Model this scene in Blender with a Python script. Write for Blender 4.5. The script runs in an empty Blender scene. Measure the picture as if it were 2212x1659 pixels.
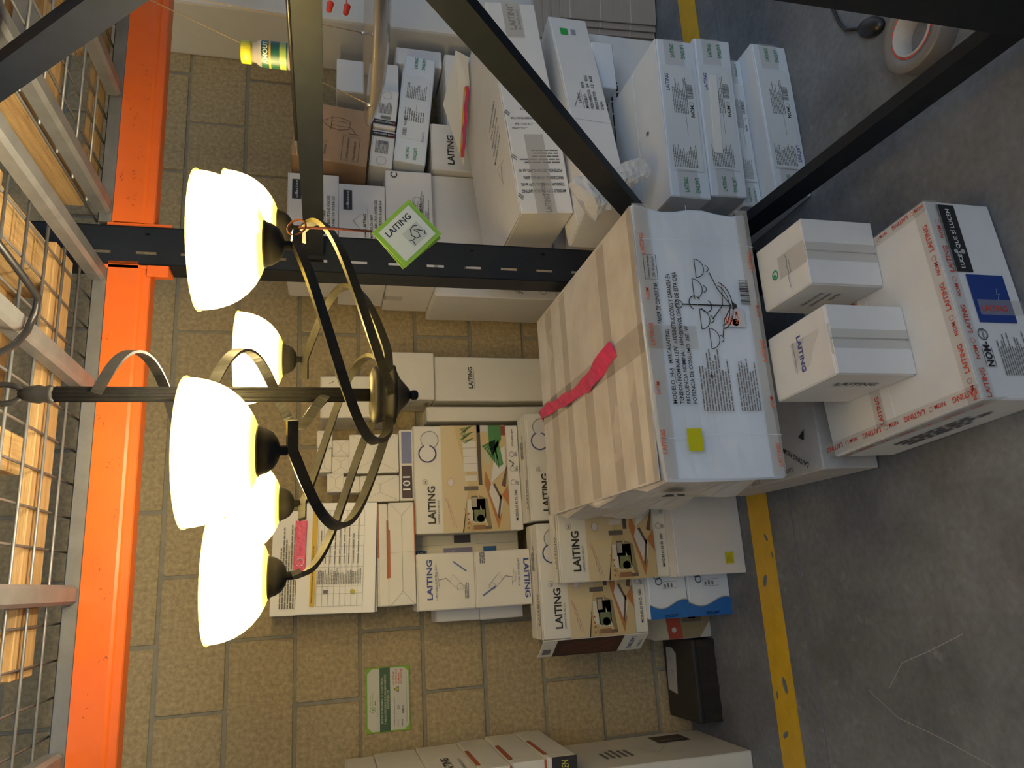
import bpy, bmesh, math, random
from mathutils import Vector, Matrix
random.seed(7)
S = bpy.context.scene
COL = S.collection
PI = math.pi
def R(d): return math.radians(d)

# ---------------------------------------------------------------- camera
YAW, PITCH, ROLL, FPX = 0.2645, 0.2475, 0.0059, 1596.07
cd = bpy.data.cameras.new('camera'); cam = bpy.data.objects.new('camera', cd); COL.objects.link(cam)
_F = Vector((math.sin(YAW)*math.cos(PITCH), math.cos(YAW)*math.cos(PITCH), -math.sin(PITCH)))
_R = Vector((math.cos(YAW), -math.sin(YAW), 0)); _U = _R.cross(_F)
_R, _U = _R*math.cos(ROLL)+_U*math.sin(ROLL), _U*math.cos(ROLL)-_R*math.sin(ROLL)
_X, _Y, _Z = -_U, _R, -_F            # the photographer held the camera on its side
cam.matrix_world = Matrix(((_X.x,_Y.x,_Z.x,0.0),(_X.y,_Y.y,_Z.y,-2.5307),(_X.z,_Y.z,_Z.z,1.233),(0,0,0,1)))
cd.sensor_fit = 'HORIZONTAL'; cd.sensor_width = 36; cd.lens = FPX/2212*36; cd.clip_start = .05
S.camera = cam
# ---------------------------------------------------------------- world, lights, exposure
w = bpy.data.worlds.new('World'); S.world = w; w.use_nodes = True
bg = w.node_tree.nodes['Background']; bg.inputs[0].default_value = (.70,.82,1,1); bg.inputs[1].default_value = .46
BULB = 36.0
ld = bpy.data.lights.new('daylight_skylight', 'AREA'); ld.energy = 56; ld.color = (.70,.84,1); ld.size = 3.2; ld.size_y = 2.4; ld.shape='RECTANGLE'
lo = bpy.data.objects.new('daylight_skylight', ld); COL.objects.link(lo); lo.location = (1.0,-4.7,4.0)
lo.rotation_euler = (Vector((.5,-1.3,.2))-lo.location).to_track_quat('-Z','Y').to_euler()
vs = S.view_settings; vs.view_transform = 'Standard'; vs.look = 'None'; vs.gamma = 1; vs.use_curve_mapping = False; vs.exposure = 0.0

# ---------------------------------------------------------------- materials
MATS = {}
def nmat(name, col, rough=.6, metal=0, noise=0, scale=30, col2=None, bump=0, bscale=None, coat=0, alpha=1, spec=None, stretch=None, trans=0):
    if name in MATS: return MATS[name]
    m = bpy.data.materials.new(name); m.use_nodes = True; nt = m.node_tree; b = nt.nodes['Principled BSDF']
    b.inputs['Base Color'].default_value = (*col,1); b.inputs['Roughness'].default_value = rough; b.inputs['Metallic'].default_value = metal
    if coat: b.inputs['Coat Weight'].default_value = coat
    if spec is not None: b.inputs['Specular IOR Level'].default_value = spec
    if alpha < 1: b.inputs['Alpha'].default_value = alpha
    if trans: b.inputs['Transmission Weight'].default_value = trans
    tc = nt.nodes.new('ShaderNodeTexCoord'); src = tc.outputs['Object']
    if stretch:
        mp = nt.nodes.new('ShaderNodeMapping'); mp.inputs['Scale'].default_value = stretch; nt.links.new(src, mp.inputs[0]); src = mp.outputs[0]
    if noise or col2:
        n = nt.nodes.new('ShaderNodeTexNoise'); n.inputs['Scale'].default_value = scale; n.inputs['Detail'].default_value = 6; n.inputs['Roughness'].default_value = .65
        nt.links.new(src, n.inputs['Vector'])
        r = nt.nodes.new('ShaderNodeValToRGB'); r.color_ramp.elements[0].position = .35; r.color_ramp.elements[1].position = .68
        c2 = col2 or tuple(c*(1-noise) for c in col)
        r.color_ramp.elements[0].color = (*c2,1); r.color_ramp.elements[1].color = (*col,1)
        nt.links.new(n.outputs[0], r.inputs[0]); nt.links.new(r.outputs[0], b.inputs['Base Color'])
    if bump:
        n2 = nt.nodes.new('ShaderNodeTexNoise'); n2.inputs['Scale'].default_value = bscale or scale; n2.inputs['Detail'].default_value = 4
        nt.links.new(src, n2.inputs['Vector'])
        bp = nt.nodes.new('ShaderNodeBump'); bp.inputs['Strength'].default_value = bump; bp.inputs['Distance'].default_value = .004
        nt.links.new(n2.outputs[0], bp.inputs['Height']); nt.links.new(bp.outputs[0], b.inputs['Normal'])
    MATS[name] = m; return m
white = nmat('white_card', (.76,.735,.70), .62, noise=.05, scale=14, bump=.10, bscale=9)
cream = nmat('cream_card', (.72,.68,.58), .6, noise=.05, scale=14, bump=.10, bscale=9)
bluewhite = nmat('cool_white_card', (.70,.745,.80), .55, noise=.05, scale=12, bump=.12, bscale=9)
dirty = nmat('scuffed_card', (.74,.70,.64), .6, col2=(.60,.54,.47), scale=7, bump=.15, bscale=8)
greycard = nmat('grey_card', (.60,.55,.50), .7, noise=.2, scale=9, bump=.15)
kraft = nmat('kraft_card', (.47,.29,.155), .75, noise=.10, scale=18, bump=.1)
flatkraft = nmat('flat_card', (.42,.35,.29), .75, noise=.12, scale=8, bump=.1, stretch=(1,1,12))
bronze = nmat('dark_bronze', (.011,.011,.0105), .45, .0, col2=(.020,.0185,.016), scale=40, bump=.05, bscale=60, spec=.18)
black = nmat('black_plastic', (.012,.012,.013), .35)
blackmatt = nmat('black_matt', (.006,.006,.006), .8)
navy = nmat('navy_paint', (.010,.014,.023), .48, noise=.25, scale=25, bump=.04, spec=.22)
orange = nmat('orange_paint', (.68,.125,.016), .35, noise=.10, scale=9, bump=.05, bscale=12)
galv = nmat('galvanised', (.22,.225,.23), .45, .5, noise=.22, scale=18)
wood = nmat('pallet_wood', (.40,.26,.11), .7, col2=(.27,.16,.065), scale=6, bump=.3, bscale=30, stretch=(1,14,14))
wood2 = nmat('pallet_wood_dark', (.42,.28,.12), .75, col2=(.26,.15,.06), scale=6, bump=.3, bscale=30, stretch=(14,1,14))
blockm = nmat('cement_block', (.47,.375,.215), .9, col2=(.29,.225,.125), scale=75, bump=.55, bscale=90)
mortar = nmat('mortar', (.30,.28,.22), .95, noise=.2, scale=30, bump=.5)
plaster = nmat('painted_plaster', (.70,.67,.62), .7, noise=.06, scale=5, bump=.1)
yellowp = nmat('yellow_floor_paint', (.66,.40,.018), .5, noise=.18, scale=20)
bluechalk = nmat('blue_chalk', (.10,.14,.24), .9)
paper = nmat('paper', (.80,.78,.73), .6)
pinkp = nmat('pink_film', (.75,.045,.16), .4, noise=.2, scale=40, bump=.6, bscale=60)
tape = nmat('clear_tape', (.62,.56,.48), .22, alpha=.30)
btape = nmat('brown_tape', (.52,.43,.30), .3, alpha=.13)
bubble = nmat('bubble_wrap', (.82,.80,.76), .12, alpha=.62, bump=.8, bscale=120)
capm = nmat('yellow_cap', (.62,.55,.03), .35)
glassm = nmat('clear_glass', (.55,.50,.45), .05, alpha=.55, coat=.6)
redp = nmat('red_plastic', (.75,.05,.02), .4)
string = nmat('string', (.55,.38,.18), .8)
brown_string = nmat('brown_string', (.16,.04,.02), .8)
steel = nmat('steel', (.6,.6,.58), .25, 1)
# floor concrete
def floor_mat():
    m = bpy.data.materials.new('concrete_floor'); m.use_nodes = True; nt = m.node_tree; b = nt.nodes['Principled BSDF']; L = nt.links
    tc = nt.nodes.new('ShaderNodeTexCoord')
    n1 = nt.nodes.new('ShaderNodeTexNoise'); n1.inputs['Scale'].default_value = 2.6; n1.inputs['Detail'].default_value = 9; n1.inputs['Roughness'].default_value = .62
    n2 = nt.nodes.new('ShaderNodeTexNoise'); n2.inputs['Scale'].default_value = 60; n2.inputs['Detail'].default_value = 4
    n3 = nt.nodes.new('ShaderNodeTexNoise'); n3.inputs['Scale'].default_value = 9; n3.inputs['Detail'].default_value = 8; n3.inputs['Roughness'].default_value = .7
    for n in (n1,n2,n3): L.new(tc.outputs['Object'], n.inputs['Vector'])
    r1 = nt.nodes.new('ShaderNodeValToRGB'); e = r1.color_ramp.elements
    e[0].position = .36; e[0].color = (.088,.100,.118,1); e[1].position = .66; e[1].color = (.182,.202,.226,1)
    L.new(n1.outputs[0], r1.inputs[0])
    r3 = nt.nodes.new('ShaderNodeValToRGB'); e = r3.color_ramp.elements; e[0].position = .60; e[0].color = (0,0,0,1); e[1].position = .78; e[1].color = (1,1,1,1)
    L.new(n3.outputs[0], r3.inputs[0])
    mx = nt.nodes.new('ShaderNodeMixRGB'); mx.inputs[2].default_value = (.28,.295,.31,1); L.new(r3.outputs[0], mx.inputs[0]); L.new(r1.outputs[0], mx.inputs[1])
    mul = nt.nodes.new('ShaderNodeMixRGB'); mul.blend_type = 'OVERLAY'; mul.inputs[0].default_value = .35; L.new(mx.outputs[0], mul.inputs[1]); L.new(n2.outputs[0], mul.inputs[2])
    L.new(mul.outputs[0], b.inputs['Base Color']); b.inputs['Roughness'].default_value = .62
    bp = nt.nodes.new('ShaderNodeBump'); bp.inputs['Strength'].default_value = .25; bp.inputs['Distance'].default_value = .003
    L.new(n2.outputs[0], bp.inputs['Height']); L.new(bp.outputs[0], b.inputs['Normal'])
    return m
concrete = floor_mat()
def ink_mat():
    m = bpy.data.materials.new('printing_ink'); m.use_nodes = True; nt = m.node_tree; b = nt.nodes['Principled BSDF']
    a = nt.nodes.new('ShaderNodeAttribute'); a.attribute_name = 'ink'; nt.links.new(a.outputs['Color'], b.inputs['Base Color']); b.inputs['Roughness'].default_value = .55
    return m
INK = ink_mat()
def shade_mat():
    # amber glass: dense and yellow near the neck, paler and clearer towards the rim
    m = bpy.data.materials.new('amber_shade_glass'); m.use_nodes = True; nt = m.node_tree; L = nt.links; nt.nodes.remove(nt.nodes['Principled BSDF'])
    out = nt.nodes['Material Output']; tc = nt.nodes.new('ShaderNodeTexCoord'); sx = nt.nodes.new('ShaderNodeSeparateXYZ'); L.new(tc.outputs['Object'], sx.inputs[0])
    mr = nt.nodes.new('ShaderNodeMapRange'); mr.inputs[1].default_value = .034; mr.inputs[2].default_value = .074; mr.inputs[3].default_value = 0; mr.inputs[4].default_value = 1; L.new(sx.outputs[2], mr.inputs[0])
    mc = nt.nodes.new('ShaderNodeMixRGB'); mc.inputs[1].default_value = (.27,.185,.009,1); mc.inputs[2].default_value = (1,.82,.30,1); L.new(mr.outputs[0], mc.inputs[0])
    tl = nt.nodes.new('ShaderNodeBsdfTranslucent'); L.new(mc.outputs[0], tl.inputs[0])
    tr = nt.nodes.new('ShaderNodeBsdfTransparent'); tr.inputs[0].default_value = (1,.93,.66,1)
    gl = nt.nodes.new('ShaderNodeBsdfGlossy'); gl.inputs['Roughness'].default_value = .2
    fr = nt.nodes.new('ShaderNodeMapRange'); fr.inputs[1].default_value = 0; fr.inputs[2].default_value = 1; fr.inputs[3].default_value = .10; fr.inputs[4].default_value = .56; L.new(mr.outputs[0], fr.inputs[0])
    m1 = nt.nodes.new('ShaderNodeMixShader'); L.new(fr.outputs[0], m1.inputs[0]); L.new(tl.outputs[0], m1.inputs[1]); L.new(tr.outputs[0], m1.inputs[2])
    m2 = nt.nodes.new('ShaderNodeMixShader'); m2.inputs[0].default_value = .04; L.new(m1.outputs[0], m2.inputs[1]); L.new(gl.outputs[0], m2.inputs[2])
    L.new(m2.outputs[0], out.inputs[0]); return m
def emit_mat(name, col, s):
    m = bpy.data.materials.new(name); m.use_nodes = True; nt = m.node_tree; b = nt.nodes['Principled BSDF']
    b.inputs['Base Color'].default_value = (*col,1); b.inputs['Emission Color'].default_value = (*col,1); b.inputs['Emission Strength'].default_value = s; return m
SHADE = shade_mat(); BULBM = emit_mat('lit_bulb', (1,.83,.54), BULB*17)

# ---------------------------------------------------------------- mesh helpers
def link(name, me, mat=None, parent=None):
    o = bpy.data.objects.new(name, me); COL.objects.link(o)
    if mat is not None and me is not None and not me.materials: me.materials.append(mat)
    if parent is not None: o.parent = parent
    return o
def tag(o, label, cat, group=None):
    o['label'] = label; o['category'] = cat
    if group: o['group'] = group
    return o
def struct(o, label=None):
    o['kind'] = 'structure'
    if label: o['label'] = label
    return o
def empty(name, loc=(0,0,0)):
    o = bpy.data.objects.new(name, None); o.empty_display_size = .05; COL.objects.link(o); o.location = loc; return o
def me_from(bm, smooth=False):
    me = bpy.data.meshes.new('m'); bm.to_mesh(me); bm.free()
    if smooth: me.polygons.foreach_set('use_smooth', [True]*len(me.polygons))
    return me
def bm_box(bm, x0,x1,y0,y1,z0,z1):
    v = [bm.verts.new((x,y,z)) for z in (z0,z1) for y in (y0,y1) for x in (x0,x1)]
    for f in ((0,2,3,1),(4,5,7,6),(0,1,5,4),(2,6,7,3),(0,4,6,2),(1,3,7,5)): bm.faces.new([v[i] for i in f])
def box_me(x0,x1,y0,y1,z0,z1, bev=0, seg=1):
    bm = bmesh.new(); bm_box(bm, x0,x1,y0,y1,z0,z1)
    if bev: bmesh.ops.bevel(bm, geom=bm.edges[:], offset=bev, segments=seg, affect='EDGES', profile=.6)
    return me_from(bm)
def tube_me(pts, r, n=8, closed=False, smooth=True):
    bm = bmesh.new(); pts = [Vector(p) for p in pts]; rings = []; N = len(pts); up = None
    for i, p in enumerate(pts):
        a = pts[i-1] if (i > 0 or closed) else p; b = pts[(i+1) % N] if (i < N-1 or closed) else p
        t = (b-a).normalized()
        if up is None: up = t.orthogonal().normalized()
        up = (up - t*up.dot(t)).normalized(); s = t.cross(up); rr = r[i] if isinstance(r,(list,tuple)) else r
        rings.append([bm.verts.new(p + (up*math.cos(2*PI*k/n)+s*math.sin(2*PI*k/n))*rr) for k in range(n)])
    for i in range(N if closed else N-1):
        A, B = rings[i], rings[(i+1)%N]
        for k in range(n): bm.faces.new((A[k],A[(k+1)%n],B[(k+1)%n],B[k]))
    if not closed: bm.faces.new(rings[0][::-1]); bm.faces.new(rings[-1])
    return me_from(bm, smooth)
def bar_me(pts, wdir, wid, thk, taper=None):
    """flat bar swept along pts; wdir(i) = direction of the wide side"""
    bm = bmesh.new(); pts = [Vector(p) for p in pts]; rings = []; N = len(pts)
    for i, p in enumerate(pts):
        t = (pts[min(i+1,N-1)]-pts[max(i-1,0)]).normalized(); wv = Vector(wdir(i)); wv = (wv - t*wv.dot(t)).normalized(); nv = t.cross(wv)
        k = taper(i) if taper else 1
        rings.append([bm.verts.new(p+wv*(a*wid*k/2)+nv*(b*thk/2)) for a,b in ((-1,-1),(1,-1),(1,1),(-1,1))])
    for i in range(N-1):
        for k in range(4): bm.faces.new((rings[i][k],rings[i][(k+1)%4],rings[i+1][(k+1)%4],rings[i+1][k]))
    bm.faces.new(rings[0][::-1]); bm.faces.new(rings[-1])
    bmesh.ops.recalc_face_normals(bm, faces=bm.faces[:])
    return me_from(bm)
def lathe_me(prof, n=40, smooth=True, closed_top=False):
    bm = bmesh.new(); rings = []
    for r, z in prof:
        rings.append([bm.verts.new((r*math.cos(2*PI*k/n), r*math.sin(2*PI*k/n), z)) for k in range(n)] if r > 1e-5 else [bm.verts.new((0,0,z))])
    for A, B in zip(rings, rings[1:]):
        for k in range(n):
            if len(A) == 1 and len(B) == 1: continue
            if len(A) == 1: bm.faces.new((A[0],B[(k+1)%n],B[k]))
            elif len(B) == 1: bm.faces.new((A[k],A[(k+1)%n],B[0]))
            else: bm.faces.new((A[k],A[(k+1)%n],B[(k+1)%n],B[k]))
    bmesh.ops.recalc_face_normals(bm, faces=bm.faces[:])
    return me_from(bm, smooth)

# ---------------------------------------------------------------- print: lettering and pictures on the faces of things
TXT = {}
def text_mesh(s, bold=0.0):
    k = (s, bold)
    if k in TXT: return TXT[k]
    cu = bpy.data.curves.new('t','FONT'); cu.body = s; cu.size = 1; cu.resolution_u = 2; cu.offset = bold; cu.align_x = 'LEFT'
    o = bpy.data.objects.new('t', cu); COL.objects.link(o)
    me = o.to_mesh(); vs_ = [(v.co.x, v.co.y) for v in me.vertices]; fs = [tuple(p.vertices) for p in me.polygons]
    o.to_mesh_clear(); bpy.data.objects.remove(o); bpy.data.curves.remove(cu)
    wd = max([v[0] for v in vs_], default=1)
    TXT[k] = (vs_, fs, wd); return TXT[k]
BLACK=(.02,.02,.022); GREY=(.16,.155,.15); BLUE=(.04,.06,.25); GREEN=(.02,.25,.10); RED=(.60,.06,.03); WHITE=(.75,.73,.69); ORANGE=(.75,.13,.04)
class Print:
    """collects flat coloured shapes in the plane of one face; frame = (origin, u, v, normal) in the parent's space"""
    def __init__(s, frame): s.o, s.u, s.v, s.n = [Vector(a) for a in frame]; s.V=[]; s.Fc=[]; s.C=[]; s.lay=0
    def _add(s, pts, faces, col, lift=None):
        b = len(s.V); h = .0005+.00012*s.lay
        s.V += [tuple(s.o+s.u*p[0]+s.v*p[1]+s.n*h) for p in pts]
        for f in faces: s.Fc.append(tuple(b+i for i in f)); s.C.append(col)
    def poly(s, pts, col, top=False):
        s.lay += 1 if top else 0
        s._add(pts, [tuple(range(len(pts)))], col); return s
    def rect(s, u0,v0,u1,v1, col): return s.poly([(u0,v0),(u1,v0),(u1,v1),(u0,v1)], col)
    def up(s): s.lay += 1; return s
    def line(s, pts, wd, col, closed=False):
        P = [Vector(p) for p in pts]; n = len(P); V=[]; 
        for i in range(n):
            a = P[i-1] if (i or closed) else P[i]; b = P[(i+1)%n] if (i<n-1 or closed) else P[i]
            t = (b-a); t = t.normalized() if t.length else Vector((1,0)); q = Vector((-t.y,t.x))*wd/2; V += [tuple(P[i]+q), tuple(P[i]-q)]
        s._add(V, [(2*i,2*i+1,2*((i+1)%n)+1,2*((i+1)%n)) for i in range(n if closed else n-1)], col); return s
    def ring(s, u,v,r,wd,col,n=24,a0=0,a1=360,sy=1):
        pts = [(u+r*math.cos(R(a0+(a1-a0)*i/n)), v+sy*r*math.sin(R(a0+(a1-a0)*i/n))) for i in range(n+1)]
        return s.line(pts, wd, col)
    def disc(s,u,v,r,col,n=20,sy=1): return s.poly([(u+r*math.cos(2*PI*i/n), v+sy*r*math.sin(2*PI*i/n)) for i in range(n)], col)
    def text(s, t, u, v, size, col=BLACK, rot=0, bold=.012, width=None, align='l'):
        vs_, fs, wd = text_mesh(t, bold); k = size; kx = width/wd if width else k
        off = {'l':0,'c':-wd/2,'r':-wd}[align]; c, sn = math.cos(R(rot)), math.sin(R(rot))
        s._add([(u+((x+off)*kx)*c-(y*k)*sn, v+((x+off)*kx)*sn+(y*k)*c) for x,y in vs_], fs, col); return s
    def para(s, u,v,wd,ht,n,col=GREY,rot=0,fill=.5,seed=1):
        """block of lines too small to read"""
        rnd = random.Random(seed); c, sn = math.cos(R(rot)), math.sin(R(rot)); lh = ht/n
        for i in range(n):
            y = -i*lh; x = 0; end = wd*rnd.uniform(.6,1)
            while x < end:
                l = min(rnd.uniform(2,6)*lh*.5, end-x)
                q = [(x,y),(x+l,y),(x+l,y-lh*fill),(x,y-lh*fill)]; s._add([(u+a*c-b*sn, v+a*sn+b*c) for a,b in q], [(0,1,2,3)], col); x += l+lh*.3
        return s
    def barcode(s,u,v,wd,ht,rot=0,seed=2):
        rnd = random.Random(seed); c, sn = math.cos(R(rot)), math.sin(R(rot)); x=0
        while x < wd:
            l = rnd.choice((.6,1,1.6))*wd/40; q=[(x,0),(x+l,0),(x+l,ht),(x,ht)]
            s._add([(u+a*c-b*sn, v+a*sn+b*c) for a,b in q], [(0,1,2,3)], BLACK); x += l+rnd.choice((.6,1,1.4))*wd/40
        return s
    def build(s, name, parent):
        me = bpy.data.meshes.new('print'); me.from_pydata(s.V, [], s.Fc)
        at = me.attributes.new('ink','FLOAT_COLOR','FACE')
        flat = []
        for c in s.C: flat += [c[0],c[1],c[2],1]
        at.data.foreach_set('color', flat)
        return link(name, me, INK, parent)

# ---------------------------------------------------------------- cartons
def dent(me, amp, seed):
    rnd = random.Random(seed); ph = [rnd.uniform(0,6) for _ in range(6)]
    for v in me.vertices:
        x,y,z = v.co; v.co.x += amp*math.sin(9*z+7*y+ph[0])*math.cos(5*z+ph[3]); v.co.y += amp*math.sin(8*x+6*z+ph[1])*math.cos(7*x+ph[4]); v.co.z += amp*.7*math.sin(7*x+9*y+ph[2])
class Carton:
    """box standing on its base: x = middle, y = front, z = base (before rotation about the front bottom middle)"""
    def __init__(s, x,y,z,w,d,h, label, mat=white, yaw=0, roll=0, pitch=0, flap='x', flapside='T', tapem=None, group=None, name='cardboard_box', cat='box', amp=.0015, sub=3, bev=.003, seam=.002):
        s.w,s.d,s.h = w,d,h; T = .0025
        bm = bmesh.new(); hh = h-(T if flapside=='T' and flap else 0); y0 = T if (flapside=='F' and flap) else 0; x0 = -w/2+(T if flapside=='L' and flap else 0)
        bm_box(bm, x0,w/2,y0,d,0,hh)
        bmesh.ops.subdivide_edges(bm, edges=bm.edges[:], cuts=sub, use_grid_fill=True)
        sharp = [e for e in bm.edges if len(e.link_faces)==2 and e.calc_face_angle()>.5]
        bmesh.ops.bevel(bm, geom=sharp, offset=bev, segments=1, affect='EDGES')
        me = me_from(bm); dent(me, amp, hash(label)%997 if False else len(label)*31+int(abs(x)*1000))
        o = link(name, me, mat); s.o = o; o.location = (x,y,z); o.rotation_euler = (R(pitch),roll,yaw)
        tag(o, label, cat, group)
        g = seam
        if flap:
            fl = []
            if flapside=='T':
                fl = [(-w/2+.001,-g,.001,d-.001),(g,w/2-.001,.001,d-.001)] if flap=='y' else [(-w/2+.001,w/2-.001,.001,d/2-g),(-w/2+.001,w/2-.001,d/2+g,d-.001)]
                for a,b,c,e in fl: link('flap', box_me(a,b,c,e,h-T-.0006,h,.0008), mat, o)
            elif flapside=='F':
                fl = [(-w/2+.001,-g,.001,h-.001),(g,w/2-.001,.001,h-.001)] if flap=='z' else [(-w/2+.001,w/2-.001,.001,h/2-g),(-w/2+.001,w/2-.001,h/2+g,h-.001)]
                for a,b,c,e in fl: link('flap', box_me(a,b,0,T+.0006,c,e,.0008), mat, o)
            elif flapside=='L':
                fl = [(.001,d-.001,.001,h/2-g),(.001,d-.001,h/2+g,h-.001)] if flap!='z' else [(.001,d/2-g,.001,h-.001),(d/2+g,d-.001,.001,h-.001)]
                for a,b,c,e in fl: link('flap', box_me(-w/2,-w/2+T+.0006,a,b,c,e,.0008), mat, o)
            if tapem is not None:
                t = .019
                if flapside=='T' and flap=='x':
                    link('tape', box_me(-w/2-.0004,w/2+.0004,d/2-t,d/2+t,h+.0002,h+.0005), tapem, o)
                    link('tape', box_me(-w/2-.0012,-w/2-.0006,d/2-t,d/2+t,h-.06,h+.0005), tapem, o)
                elif flapside=='T':
                    link('tape', box_me(-t,t,-.0004,d+.0004,h+.0002,h+.0005), tapem, o)
                    link('tape', box_me(-t,t,-.0016,-.0010,max(h-.07,.01),h+.0005), tapem, o)
                elif flapside=='F' and flap=='z':
                    link('tape', box_me(-t,t,-.0006,-.0003,.002,h-.002), tapem, o)
                elif flapside=='F':
                    link('tape', box_me(-w/2+.002,w/2-.002,-.0006,-.0003,h/2-t,h/2+t), tapem, o)
    def face(s, f, lift=.0016):
        w,d,h = s.w,s.d,s.h
        fr = {'F':((-w/2,-lift,0),(1,0,0),(0,0,1),(0,-1,0)), 'T':((-w/2,0,h+lift*.4),(1,0,0),(0,1,0),(0,0,1)),
              'L':((-w/2-lift,d,0),(0,-1,0),(0,0,1),(-1,0,0)), 'R':((w/2+lift,0,0),(0,1,0),(0,0,1),(1,0,0))}[f]
        return Print(fr)
def strip(parent, a, b, c, d_, mat, name='tape'):
    me = bpy.data.meshes.new('s'); me.from_pydata([a,b,c,d_],[],[(0,1,2,3)]); return link(name, me, mat, parent)

# ================================================================ THE SETTING
me = bpy.data.meshes.new('floor'); me.from_pydata([(-3,-5,0),(5,-5,0),(5,.2,0),(-3,.2,0)],[],[(0,1,2,3)])
floor = struct(link('floor', me, concrete), 'dark grey worn concrete warehouse floor')
link('floor_marking', box_me(-3,5,-.631,-.526,.0002,.0012), yellowp, floor)['label'] = 'scuffed yellow line painted on the floor'
link('chalk_line', box_me(-3,5,-.737,-.7345,.0002,.0007), bluechalk, floor)['label'] = 'thin blue chalk line'
scr = Print(((0,0,.0002),(1,0,0),(0,1,0),(0,0,1)))
for pts, wd in (([(-.29,-1.0),(-.23,-1.056),(-.20,-1.14),(-.16,-1.239)],.0016),([(-.30,-.93),(-.348,-1.012),(-.37,-1.13),(-.40,-1.251)],.0016),([(.1,-1.5),(-.05,-1.42),(-.12,-1.41)],.001)):
    scr.line(pts, wd, (.33,.32,.30))
scr.build('scratch', floor)
for (bx,by,br) in ((-.05,-.565,.012),(.07,-.60,.008),(-.33,-.59,.014),(-.36,-.545,.007),(-.46,-.56,.010),(.02,-.62,.006)):
    me = lathe_me([(0,.0014),(br,.0014),(br,.0011)], 9, False); s_ = link('paint_chip', me, concrete, floor); s_.location = (bx,by,0); s_.scale = (1.6,.7,1); s_.rotation_euler=(0,0,bx*9)
wall = struct(link('wall_back', box_me(-1.6,3.2,.006,.16,-.02,2.9), mortar), 'yellowish cement block wall')
full = box_me(-.195,.195,0,.05,-.095,.095,.006,2); full.materials.append(blockm)
low = box_me(-.195,.195,0,.05,-.055,.055,.006,2); low.materials.append(blockm)
for r in range(-8,6):
    zc = 1.62+.2*r; off = 1.663 if r%2==0 else 1.863
    meb = full
    if zc-.1 < 0: zc = .06; meb = low
    for k in range(-2,8):
        xc = off-.2-.4*k
        if not (-1.5 < xc < 2.3): continue
        b = link('block', meb, None, wall); rnd = random.Random(r*31+k)
        b.location = (xc+rnd.uniform(-.002,.002), rnd.uniform(-.0025,.0015), zc+rnd.uniform(-.002,.002)); b.rotation_euler = (rnd.uniform(-.006,.006),rnd.uniform(-.004,.004),rnd.uniform(-.006,.006))
colm = struct(link('trim_1', box_me(1.94,2.75,-.275,.0,0,2.9,.012,2), plaster), 'white plastered concrete column at the end of the wall')

struct(link('added_wall_left', box_me(-2.05,-1.9,-5,.2,0,3.6), plaster), 'plain unseen side wall, added to cut daylight from the left')  # out-of-view wall, added to block daylight from the left
struct(link('added_ceiling', box_me(-2.05,5,-3.8,.2,3.6,3.75), plaster), 'unseen slab added over the rack to hold back daylight')  # out-of-view slab, added so daylight comes in from behind and the right
# ================================================================ PALLET RACK
rack = empty('pallet_rack_frame', (.825,-1.25,0)); tag(rack, 'dark navy steel rack upright frame with slotted posts and braces', 'rack')
def post_me(face_y):
    """open channel post: 0.10 wide, real slots punched through the front web"""
    bm = bmesh.new(); Z = 2.75; xs = [-.05,-.0225,-.0145,.0275,.0335,.05]; T=.003
    zc = [0]; z = .03
    cells = []
    while z < Z-.08: cells.append((z, z+.046)); z += .1
    zs = sorted({0,Z,*[c for p in cells for c in p],*[p[0]+.018 for p in cells],*[p[0]+.028 for p in cells]})
    for yy, flip in ((0,False),(T,True)):
        g = {}
        for i,x in enumerate(xs):
            for j,zz in enumerate(zs): g[i,j] = bm.verts.new((x,yy,zz))
        for i in range(len(xs)-1):
            for j in range(len(zs)-1):
                a, b = zs[j], zs[j+1]
                inslot = any(p[0]-1e-6 <= a and b <= p[1]+1e-6 for p in cells)
                if i == 1 and inslot: continue
                if i == 3 and any(abs(a-(p[0]+.018))<1e-6 for k,p in enumerate(cells) if k%2==0): continue
                q = [g[i,j],g[i+1,j],g[i+1,j+1],g[i,j+1]]; bm.faces.new(q if not flip else q[::-1])
    for x0,x1 in ((-.05,-.047),(.047,.05)): bm_box(bm, x0,x1,0,.07,0,Z)
    for x0,x1 in ((-.05,-.034),(.034,.05)): bm_box(bm, x0,x1,.067,.07,0,Z)
    return me_from(bm)
pm = post_me(0); pm.materials.append(navy)
p1 = link('post', pm, None, rack); p1.location = (0,.51,0)
p2 = link('post', pm, None, rack); p2.location = (.02,-.575,0)
for px, py in ((0,.51),(.02,-.575)):
    link('foot_plate', box_me(-.07,.07,-.02,.09,0,.006), navy, rack).location = (px,py,0)
def channel(name, a, b, wdt=.046, dep=.026, parent=rack, mat=navy):
    """C channel from a to b lying in the frame's plane, open to the right"""
    a, b = Vector(a), Vector(b); t = (b-a).normalized(); n = Vector((-1,0,0)); s_ = t.cross(n); T=.003
    prof = [(-wdt/2,0),(wdt/2,0),(wdt/2,-dep),(wdt/2-T,-dep),(wdt/2-T,-T),(-wdt/2+T,-T),(-wdt/2+T,-dep),(-wdt/2,-dep)]
    bm = bmesh.new(); A = [bm.verts.new(a+s_*p+n*q) for p,q in prof]; B = [bm.verts.new(b+s_*p+n*q) for p,q in prof]
    for i in range(8): bm.faces.new((A[i],A[(i+1)%8],B[(i+1)%8],B[i]))
    for e in (A,B):
        for idx in ((0,1,4,5),(1,2,3,4),(5,6,7,0)): bm.faces.new([e[i] for i in idx])
    bmesh.ops.recalc_face_normals(bm, faces=bm.faces[:]); return link(name, me_from(bm), mat, parent)
fx = -.005   # frame-plane offset of the braces from the middle of the posts
channel('brace', (fx,.55,1.262), (fx,-.53,1.264))
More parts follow.
